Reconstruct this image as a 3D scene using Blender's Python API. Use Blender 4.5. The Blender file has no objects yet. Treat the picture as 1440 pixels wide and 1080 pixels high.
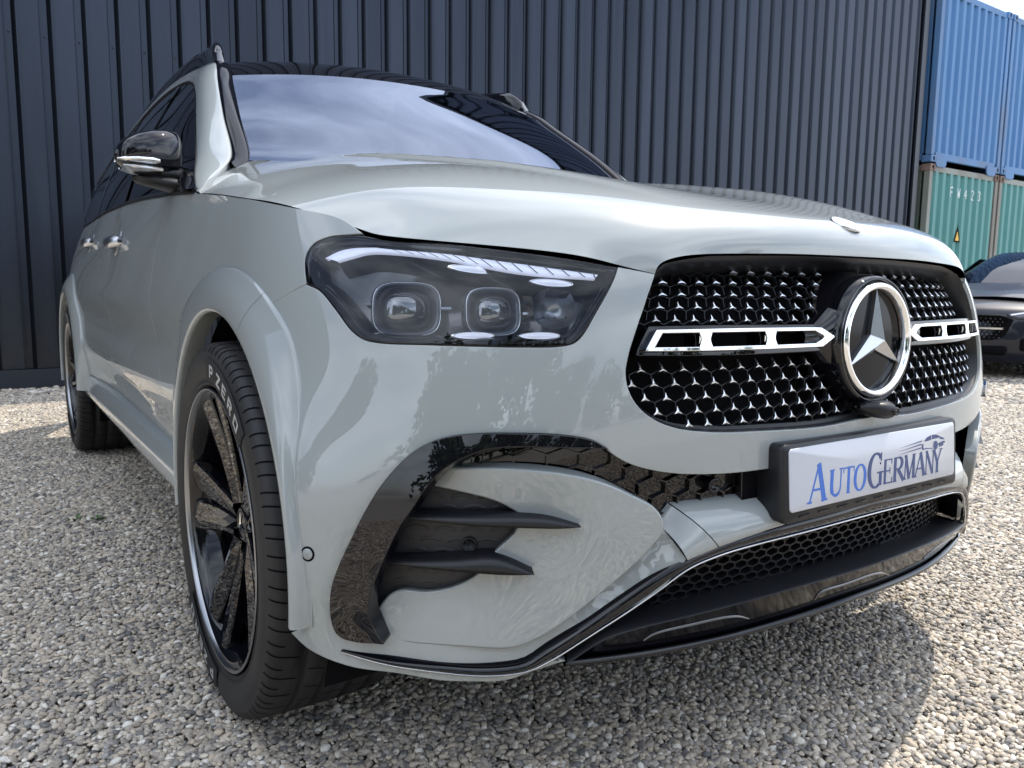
import bpy, math, random
import numpy as np
from mathutils import Matrix, Vector
from mathutils.geometry import delaunay_2d_cdt
random.seed(4); RNG=np.random.RandomState(4)
SC=bpy.context.scene; COL=SC.collection
# ------------------------------------------------------------------ camera
CAM_LOC=(-1.3358,-0.7777,0.8848)
def cam_axes(yaw=0.5936957,pitch=-0.1243945,roll=0.0111979):
    cy,sy=math.cos(yaw),math.sin(yaw); cp,sp=math.cos(pitch),math.sin(pitch)
    f=Vector((sy*cp,cy*cp,sp)); r=Vector((cy,-sy,0)); u=r.cross(f)
    return r*math.cos(roll)+u*math.sin(roll), -r*math.sin(roll)+u*math.cos(roll), f
_r,_u,_f=cam_axes()
cam=bpy.data.objects.new('camera',bpy.data.cameras.new('camera')); COL.objects.link(cam)
cam.matrix_world=Matrix(((_r.x,_u.x,-_f.x,CAM_LOC[0]),(_r.y,_u.y,-_f.y,CAM_LOC[1]),(_r.z,_u.z,-_f.z,CAM_LOC[2]),(0,0,0,1)))
cam.data.sensor_width=36; cam.data.lens=36*1100.6159/1440
cam.data.clip_start=.05; cam.data.clip_end=3000
cam.data.dof.use_dof=True; cam.data.dof.focus_distance=1.45; cam.data.dof.aperture_fstop=15.0
SC.camera=cam
# ------------------------------------------------------------------ light
SUN_DIR=Vector((0.50,0.11,0.86)).normalized()      # towards the sun
elev=math.asin(SUN_DIR.z); azim=math.atan2(SUN_DIR.x,SUN_DIR.y)
world=bpy.data.worlds.new('World'); SC.world=world; world.use_nodes=True
nt=world.node_tree; nt.nodes.clear()
def wn(t,**k):
    n=nt.nodes.new(t)
    for a,b in k.items(): setattr(n,a,b)
    return n
wo=wn('ShaderNodeOutputWorld'); bg=wn('ShaderNodeBackground'); sky=wn('ShaderNodeTexSky')
sky.sky_type='NISHITA'; sky.sun_disc=False; sky.sun_elevation=elev; sky.sun_rotation=azim
sky.air_density=1.0; sky.dust_density=1.2; sky.ozone_density=1.6
tc=wn('ShaderNodeTexCoord'); mp=wn('ShaderNodeMapping'); mp.inputs['Scale'].default_value=(1,1,2.6)
nz=wn('ShaderNodeTexNoise'); nz.inputs['Scale'].default_value=1.9; nz.inputs['Detail'].default_value=5; nz.inputs['Roughness'].default_value=.48; nz.inputs['Distortion'].default_value=.1
cr=wn('ShaderNodeValToRGB'); cr.color_ramp.elements[0].position=.40; cr.color_ramp.elements[1].position=.68
cr.color_ramp.elements[0].color=(0.12,0.12,0.12,1)
mx=wn('ShaderNodeMixRGB'); mx.inputs[2].default_value=(11.4,12.2,13.6,1)
nt.links.new(tc.outputs['Generated'],mp.inputs[0]); nt.links.new(mp.outputs[0],nz.inputs['Vector'])
nt.links.new(nz.outputs[0],cr.inputs[0]); nt.links.new(cr.outputs[0],mx.inputs[0]); nt.links.new(sky.outputs[0],mx.inputs[1])
nt.links.new(mx.outputs[0],bg.inputs[0]); bg.inputs[1].default_value=.15; nt.links.new(bg.outputs[0],wo.inputs[0])
sl=bpy.data.lights.new('sun','SUN'); sl.energy=3.1; sl.angle=math.radians(.55); sl.color=(1,.93,.82)
so=bpy.data.objects.new('sun',sl); COL.objects.link(so); so.rotation_euler=SUN_DIR.to_track_quat('Z','Y').to_euler(); so.location=(4,1,9)
SC.view_settings.view_transform='Standard'; SC.view_settings.look='None'; SC.view_settings.gamma=1; SC.view_settings.exposure=0.62
SC.view_settings.use_curve_mapping=False
SC.render.engine='CYCLES'
# ------------------------------------------------------------------ materials
MAT={}
def mat(name,col=(.5,.5,.5),rough=.5,metal=0,coat=0,coat_rough=.03,spec=.5,emit=None,alpha=1,trans=0,ior=1.5):
    m=bpy.data.materials.new(name); m.use_nodes=True; b=m.node_tree.nodes['Principled BSDF']
    b.inputs['Base Color'].default_value=(*col,1); b.inputs['Roughness'].default_value=rough; b.inputs['Metallic'].default_value=metal
    b.inputs['Coat Weight'].default_value=coat; b.inputs['Coat Roughness'].default_value=coat_rough
    b.inputs['Specular IOR Level'].default_value=spec; b.inputs['Transmission Weight'].default_value=trans; b.inputs['IOR'].default_value=ior
    MAT[name]=m
    if emit: b.inputs['Emission Color'].default_value=(*emit,1); b.inputs['Emission Strength'].default_value=1
    return m
def nn(m,t,**k):
    n=m.node_tree.nodes.new(t)
    for a,b in k.items(): setattr(n,a,b)
    return n
def ln(m,a,b): m.node_tree.links.new(a,b)
def bsdf(m): return m.node_tree.nodes['Principled BSDF']
def add_bump(m,scale,strength,dist=.001,detail=3,kind='noise',coord='Object'):
    t=nn(m,'ShaderNodeTexCoord'); n=nn(m,'ShaderNodeTexNoise' if kind=='noise' else 'ShaderNodeTexVoronoi')
    n.inputs['Scale'].default_value=scale
    if kind=='noise': n.inputs['Detail'].default_value=detail
    b=nn(m,'ShaderNodeBump'); b.inputs['Strength'].default_value=strength; b.inputs['Distance'].default_value=dist
    ln(m,t.outputs[coord],n.inputs['Vector']); ln(m,n.outputs[0],b.inputs['Height']); ln(m,b.outputs[0],bsdf(m).inputs['Normal'])
    return b
def add_dirt(m,c0,c1,scale=3,lo=.35,hi=.7,detail=6,rough=None,stretch=(1,1,1)):
    t=nn(m,'ShaderNodeTexCoord'); mpn=nn(m,'ShaderNodeMapping'); mpn.inputs['Scale'].default_value=stretch
    n=nn(m,'ShaderNodeTexNoise'); n.inputs['Scale'].default_value=scale; n.inputs['Detail'].default_value=detail
    r=nn(m,'ShaderNodeValToRGB'); r.color_ramp.elements[0].position=lo; r.color_ramp.elements[1].position=hi
    r.color_ramp.elements[0].color=(*c0,1); r.color_ramp.elements[1].color=(*c1,1)
    ln(m,t.outputs['Object'],mpn.inputs[0]); ln(m,mpn.outputs[0],n.inputs['Vector']); ln(m,n.outputs[0],r.inputs[0]); ln(m,r.outputs[0],bsdf(m).inputs['Base Color'])
    if rough:
        q=nn(m,'ShaderNodeMapRange'); q.inputs['To Min'].default_value=rough[0]; q.inputs['To Max'].default_value=rough[1]
        ln(m,n.outputs[0],q.inputs[0]); ln(m,q.outputs[0],bsdf(m).inputs['Roughness'])
PAINT=mat('grey_paint',(.270,.296,.296),.42,0,1,.010,spec=.22); bsdf(PAINT).inputs['Coat IOR'].default_value=1.62
_b=add_bump(PAINT,900,.012,.0004,2)
GLOSS=mat('gloss_black',(.004,.004,.006),.3,0,1,.01,spec=.0)
SATIN=mat('satin_black_plastic',(.010,.0105,.013),.40,spec=.4); add_bump(SATIN,1400,.12,.0003,2)
DARKGREY=mat('dark_grey_plastic',(.026,.027,.031),.5); add_bump(DARKGREY,1400,.15,.0003,2)
VOID=mat('matt_black',(.004,.004,.005),.9,spec=.1)
CHROME=mat('chrome',(.86,.87,.88),.05,1)
PIN=mat('pin_silver',(.70,.72,.75),.3,1)
SATCHROME=mat('satin_silver',(.62,.63,.65),.25,1)
RUBBER=mat('rubber',(.014,.014,.016),.55); add_bump(RUBBER,260,.25,.0006,4); add_dirt(RUBBER,(.011,.011,.0125),(.026,.025,.024),9,.45,.8,8,(.5,.75))
WHITEPL=mat('white_plate',(.47,.49,.54),.25,0,.5,.05)
LETTER_W=mat('letter_white',(.36,.36,.35),.6)
BLUE1=mat('print_blue',(.02,.12,.48),.35); BLUE2=mat('print_navy',(.018,.045,.16),.35)
ALU=mat('cast_alu',(.30,.31,.33),.28,1)
STEEL=mat('brake_steel',(.30,.30,.31),.35,1)
BULB=mat('lamp_white',(.78,.80,.86),.3,0,.5,.05,emit=(.22,.23,.30))
LAMPDARK=mat('lamp_inner_dark',(.008,.009,.013),.25,0,.6,.05)
LAMPGREY=mat('lamp_inner_grey',(.045,.052,.07),.22,.2,.5,.04)
CHINB=mat('chin_black',(.002,.002,.004),.08,spec=.15)
def glass_mat(name,tint=(.9,.95,.95),ior=1.5,rough=0.0,gc=(.97,.98,1,1)):
    m=bpy.data.materials.new(name); m.use_nodes=True; t=m.node_tree; t.nodes.clear()
    o=t.nodes.new('ShaderNodeOutputMaterial'); mxs=t.nodes.new('ShaderNodeMixShader'); f=t.nodes.new('ShaderNodeFresnel'); f.inputs[0].default_value=ior
    tr=t.nodes.new('ShaderNodeBsdfTransparent'); tr.inputs[0].default_value=(*tint,1); g=t.nodes.new('ShaderNodeBsdfGlossy'); g.inputs['Roughness'].default_value=rough
    g.inputs[0].default_value=gc
    t.links.new(f.outputs[0],mxs.inputs[0]); t.links.new(tr.outputs[0],mxs.inputs[1]); t.links.new(g.outputs[0],mxs.inputs[2]); t.links.new(mxs.outputs[0],o.inputs[0])
    MAT[name]=m; return m
LENS=glass_mat('headlight_lens',(.92,.95,.98),1.42)
WSGLASS=glass_mat('windscreen_glass',(.30,.34,.36),2.7,0.0,(.74,.82,1.0,1))
SIDEGLASS=glass_mat('side_glass',(.10,.11,.12),1.9)
# ------------------------------------------------------------------ scene helpers
def mesh_data(name,V,F,mat_=None,N=None,smooth=True):
    me=bpy.data.meshes.new(name); me.from_pydata([tuple(map(float,v)) for v in V],[],[tuple(int(i) for i in f) for f in F])
    if mat_: me.materials.append(mat_)
    if smooth: me.polygons.foreach_set('use_smooth',[True]*len(me.polygons))
    me.update()
    if N is not None: me.normals_split_custom_set_from_vertices([tuple(map(float,n)) for n in N])
    return me
def link(name,me,parent=None):
    o=bpy.data.objects.new(name,me); COL.objects.link(o)
    if parent is not None:
        o.parent=parent
        if parent.type=='EMPTY': o.matrix_parent_inverse=Matrix.Translation(-parent.location) if tuple(parent.rotation_euler)==(0,0,0) else Matrix.Identity(4)
    return o
def obj(name,V,F,mat_,parent=None,N=None,smooth=True): return link(name,mesh_data(name,V,F,mat_,N,smooth),parent)
def tag(o,label=None,cat=None,group=None,kind=None):
    if label: o['label']=label
    if cat: o['category']=cat
    if group: o['group']=group
    if kind: o['kind']=kind
    return o
def thing(name,loc,label,cat,group=None):
    e=bpy.data.objects.new(name,None); COL.objects.link(e); e.location=loc; e.empty_display_size=.2
    return tag(e,label,cat,group)
def mirror(o,parent=None):
    c=o.copy(); COL.objects.link(c)
    if parent is not None: c.parent=parent
    else: c.scale.x=-c.scale.x; c.location.x=-c.location.x
    for ch in [x for x in bpy.data.objects if x.parent==o]: mirror(ch,c)
    return c
class MB:
    def __init__(s): s.V=[]; s.F=[]
    def add(s,V,F):
        n=len(s.V); s.V+=[tuple(v) for v in V]; s.F+=[tuple(i+n for i in f) for f in F]; return s
    def box(s,c,d,M=None):
        x,y,z=d[0]/2,d[1]/2,d[2]/2
        P=[Vector((a*x,b*y,e*z)) for a in(-1,1) for b in(-1,1) for e in(-1,1)]
        if M is not None: P=[M@p for p in P]
        P=[p+Vector(c) for p in P]
        return s.add(P,[(0,1,3,2),(4,6,7,5),(0,4,5,1),(2,3,7,6),(0,2,6,4),(1,5,7,3)])
    def build(s,name,m,parent=None,smooth=False): return obj(name,s.V,s.F,m,parent,None,smooth)
def bevel(o,w=.002,seg=2,ang=30):
    b=o.modifiers.new('bevel','BEVEL'); b.width=w; b.segments=seg; b.limit_method='ANGLE'; b.angle_limit=math.radians(ang); b.harden_normals=False
    return o
def grid_faces(nr,nc,closed_c=False,closed_r=False,flip=False):
    F=[]
    for r in range(nr if closed_r else nr-1):
        for c in range(nc if closed_c else nc-1):
            a=r*nc+c; b=r*nc+(c+1)%nc; d=((r+1)%nr)*nc+c; e=((r+1)%nr)*nc+(c+1)%nc
            F.append((a,d,e,b) if flip else (a,b,e,d))
    return F
def loft(name,rows,m,parent=None,closed_c=False,closed_r=False,flip=False,smooth=True,cap=False):
    rows=[np.asarray(r,float) for r in rows]; nc=len(rows[0]); V=np.concatenate(rows)
    F=grid_faces(len(rows),nc,closed_c,closed_r,flip)
    if cap: F+= [tuple(range(nc)),tuple(range((len(rows)-1)*nc,len(rows)*nc))[::-1]]
    return obj(name,V,F,m,parent,None,smooth)
def resample(P,n,closed=False):
    P=np.asarray(P,float)
    if closed: P=np.vstack([P,P[:1]])
    d=np.concatenate([[0],np.cumsum(np.linalg.norm(np.diff(P,axis=0),axis=1))]); t=np.linspace(0,d[-1],n+1 if closed else n)
    R=np.stack([np.interp(t,d,P[:,k]) for k in range(P.shape[1])],1)
    return R[:-1] if closed else R
def spline(P,n=8,closed=False):
    "Catmull-Rom through the points"
    P=np.asarray(P,float); N=len(P); out=[]
    rng=range(N if closed else N-1)
    for i in rng:
        if closed: p0,p1,p2,p3=P[(i-1)%N],P[i],P[(i+1)%N],P[(i+2)%N]
        else:
            p1,p2=P[i],P[i+1]; p0=P[i-1] if i>0 else 2*p1-p2; p3=P[i+2] if i+2<N else 2*p2-p1
        d1=max(np.linalg.norm(p1-p0),1e-6)**.5; d2=max(np.linalg.norm(p2-p1),1e-6)**.5; d3=max(np.linalg.norm(p3-p2),1e-6)**.5
        m1=(p1-p0)/d1-(p2-p0)/(d1+d2)+(p2-p1)/d2; m2=(p2-p1)/d2-(p3-p1)/(d2+d3)+(p3-p2)/d3
        m1=m1*d2; m2=m2*d2
        for k in range(n):
            t=k/n; out.append((2*t**3-3*t*t+1)*p1+(t**3-2*t*t+t)*m1+(-2*t**3+3*t*t)*p2+(t**3-t*t)*m2)
    if not closed: out.append(P[-1])
    return np.array(out)
def smooth_outline(pts,step=.008):
    "closed outline with optional corner flags -> dense closed polyline"
    P=np.array([q[:2] for q in pts],float); C=[i for i,q in enumerate(pts) if len(q)>2 and q[2]]
    if not C:
        D=spline(P,12,True)
    else:
        segs=[]
        for a,b in zip(C,C[1:]+[C[0]+len(P)]):
            idx=[i%len(P) for i in range(a,b+1)]; segs.append(spline(P[idx],12)[:-1])
        D=np.concatenate(segs)
        out=[]
        for sg,nx in zip(segs,segs[1:]+segs[:1]):
            full=np.vstack([sg,nx[:1]]); L=np.linalg.norm(np.diff(full,axis=0),axis=1).sum(); out.append(resample(full,max(2,int(L/step)+1))[:-1])
        return np.concatenate(out)
    L=np.linalg.norm(np.diff(np.vstack([D,D[:1]]),axis=0),axis=1).sum()
    return resample(D,max(8,int(L/step)),True)
def inside(P,poly):
    P=np.asarray(P); x,y=P[:,0],P[:,1]; r=np.zeros(len(P),bool); n=len(poly)
    for i in range(n):
        x1,y1=poly[i]; x2,y2=poly[(i+1)%n]
        c=((y1>y)!=(y2>y)); 
        if abs(y2-y1)>1e-12: r^=c&(x<(x2-x1)*(y-y1)/(y2-y1)+x1)
    return r
def dist_poly(P,poly):
    P=np.asarray(P); d=np.full(len(P),1e9); n=len(poly)
    for i in range(n):
        a=poly[i]; b=poly[(i+1)%n]; ab=b-a; t=np.clip(((P-a)@ab)/(ab@ab+1e-15),0,1); q=a+t[:,None]*ab
        d=np.minimum(d,np.hypot(*(P-q).T))
    return d
def inset(poly,d):
    "move a closed polyline inwards (towards its own inside) by d"
    n=len(poly); a=np.sum(poly[:,0]*np.roll(poly[:,1],-1)-np.roll(poly[:,0],-1)*poly[:,1])
    t=np.roll(poly,-1,0)-np.roll(poly,1,0); t/=np.linalg.norm(t,axis=1)[:,None]+1e-12
    nrm=np.stack([-t[:,1],t[:,0]],1)*(1 if a>0 else -1)
    return poly+nrm*d
def rbf(samples):
    S=np.array(samples,float); P=S[:,:2]; n=len(P)
    def phi(r): return np.where(r>0,r*r*np.log(r+1e-12),0)
    K=phi(np.linalg.norm(P[:,None]-P[None],axis=2))+np.eye(n)*1e-5; Q=np.c_[np.ones(n),P]
    A=np.block([[K,Q],[Q.T,np.zeros((3,3))]]); w=np.linalg.solve(A,np.r_[S[:,2],0,0,0])
    def f(s,z):
        s=np.atleast_1d(s); z=np.atleast_1d(z); X=np.c_[s,z]
        return phi(np.linalg.norm(X[:,None]-P[None],axis=2))@w[:n]+np.c_[np.ones(len(X)),X]@w[n:]
    return f
# ------------------------------------------------------------------ car body surface
# ---- smooth body side surface: plan outline stations (x,y) at several heights, C2 spline in both directions
Z_LEVELS=[.15,.25,.35,.48,.60,.72,.82,.91,1.0,1.1,1.18]
PLAN=[ # each row: one height, stations from nose centre round the corner to the tail centre
 [(0,.12),(.27,.14),(.52,.20),(.70,.27),(.85,.39),(.925,.50),(.90,.84),(.875,1.3),(.87,2.0),(.87,3.0),(.89,3.85),(.84,4.45),(.66,4.74),(0,4.82)],
 [(0,.06),(.27,.08),(.53,.14),(.73,.225),(.885,.355),(.955,.475),(.945,.84),(.93,1.3),(.925,2.0),(.925,3.0),(.945,3.85),(.885,4.45),(.70,4.77),(0,4.86)],
 [(0,.03),(.27,.05),(.53,.11),(.74,.20),(.897,.345),(.964,.455),(.957,.84),(.94,1.3),(.935,2.0),(.935,3.0),(.96,3.85),(.90,4.45),(.71,4.79),(0,4.88)],
 [(0,.018),(.27,.034),(.53,.09),(.745,.19),(.90,.345),(.966,.455),(.957,.84),(.930,1.3),(.917,2.0),(.922,3.0),(.965,3.85),(.905,4.45),(.72,4.81),(0,4.90)],
 [(0,.025),(.27,.036),(.53,.085),(.738,.188),(.89,.35),(.961,.475),(.957,.84),(.945,1.3),(.951,2.0),(.954,3.0),(.97,3.85),(.91,4.45),(.72,4.81),(0,4.90)],
 [(0,.025),(.265,.038),(.53,.092),(.725,.198),(.872,.375),(.94,.53),(.952,.84),(.944,1.3),(.943,2.0),(.948,3.0),(.97,3.85),(.91,4.45),(.72,4.80),(0,4.88)],
 [(0,.035),(.26,.05),(.53,.108),(.715,.22),(.855,.40),(.92,.56),(.945,.84),(.953,1.3),(.96,2.0),(.965,3.0),(.965,3.85),(.90,4.45),(.71,4.78),(0,4.85)],
 [(0,.06),(.26,.075),(.50,.125),(.69,.245),(.825,.42),(.895,.565),(.93,.84),(.943,1.3),(.95,2.0),(.953,3.0),(.95,3.85),(.88,4.45),(.70,4.75),(0,4.82)],
 [(0,.11),(.25,.125),(.47,.175),(.65,.29),(.785,.46),(.865,.60),(.908,.84),(.925,1.3),(.935,2.0),(.935,3.0),(.925,3.85),(.86,4.45),(.68,4.72),(0,4.78)],
 [(0,.20),(.24,.215),(.44,.26),(.60,.37),(.73,.53),(.82,.67),(.875,.88),(.90,1.3),(.905,2.0),(.905,3.0),(.89,3.85),(.83,4.45),(.66,4.68),(0,4.74)],
 [(0,.34),(.23,.35),(.41,.39),(.55,.49),(.67,.63),(.76,.77),(.83,.96),(.872,1.35),(.882,2.0),(.882,3.0),(.862,3.85),(.80,4.40),(.63,4.61),(0,4.67)],
]
PLAN=np.array(PLAN)          # (nz, ns, 2)
_ref=PLAN[6]
S_ST=np.concatenate([[0],np.cumsum(np.linalg.norm(np.diff(_ref,axis=0),axis=1))])
# mirror so the spline is symmetric about the nose
S_ALL=np.concatenate([-S_ST[:0:-1],S_ST])
PX=np.concatenate([-PLAN[:,:0:-1,0],PLAN[:,:,0]],1); PY=np.concatenate([PLAN[:,:0:-1,1],PLAN[:,:,1]],1)
def second_matrix(t):
    n=len(t); A=np.zeros((n,n)); B=np.zeros((n,n)); A[0,0]=A[-1,-1]=1
    for i in range(1,n-1):
        h0=t[i]-t[i-1]; h1=t[i+1]-t[i]
        A[i,i-1]=h0; A[i,i]=2*(h0+h1); A[i,i+1]=h1
        B[i,i-1]=6/h0; B[i,i]=-6/h0-6/h1; B[i,i+1]=6/h1
    return np.linalg.solve(A,B)
def basis(t,M,q):
    q=np.clip(q,t[0],t[-1]); i=np.clip(np.searchsorted(t,q,side='right')-1,0,len(t)-2)
    h=t[i+1]-t[i]; a=(t[i+1]-q)/h; b=(q-t[i])/h; n=len(t); E=np.eye(n)
    return a[:,None]*E[i]+b[:,None]*E[i+1]+((a**3-a)*h*h/6)[:,None]*M[i]+((b**3-b)*h*h/6)[:,None]*M[i+1]
TZ=np.array(Z_LEVELS); MS=second_matrix(S_ALL); MZ=second_matrix(TZ)
def W0(s,z):
    s=np.atleast_1d(np.asarray(s,float)); z=np.atleast_1d(np.asarray(z,float))
    bs=basis(S_ALL,MS,s); bz=basis(TZ,MZ,z)
    x=np.einsum('ki,ij,kj->k',bz,PX,bs); y=np.einsum('ki,ij,kj->k',bz,PY,bs)
    return np.stack([x,y,z],1)
def Wn(s,z):
    s=np.atleast_1d(np.asarray(s,float)); z=np.atleast_1d(np.asarray(z,float)); e=2e-3
    ds=W0(s+e,z)-W0(s-e,z); z1=np.clip(z+e,TZ[0],TZ[-1]); z0=np.clip(z-e,TZ[0],TZ[-1])
    dz=W0(s,z1)-W0(s,z0); n=np.cross(ds,dz); n/=np.linalg.norm(n,axis=1)[:,None]+1e-12
    return n   # outward
def W(s,z,off=0.0):
    s=np.atleast_1d(np.asarray(s,float)); off=np.broadcast_to(np.asarray(off,float),s.shape)
    return W0(s,z)+Wn(s,z)*off[:,None]
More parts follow.
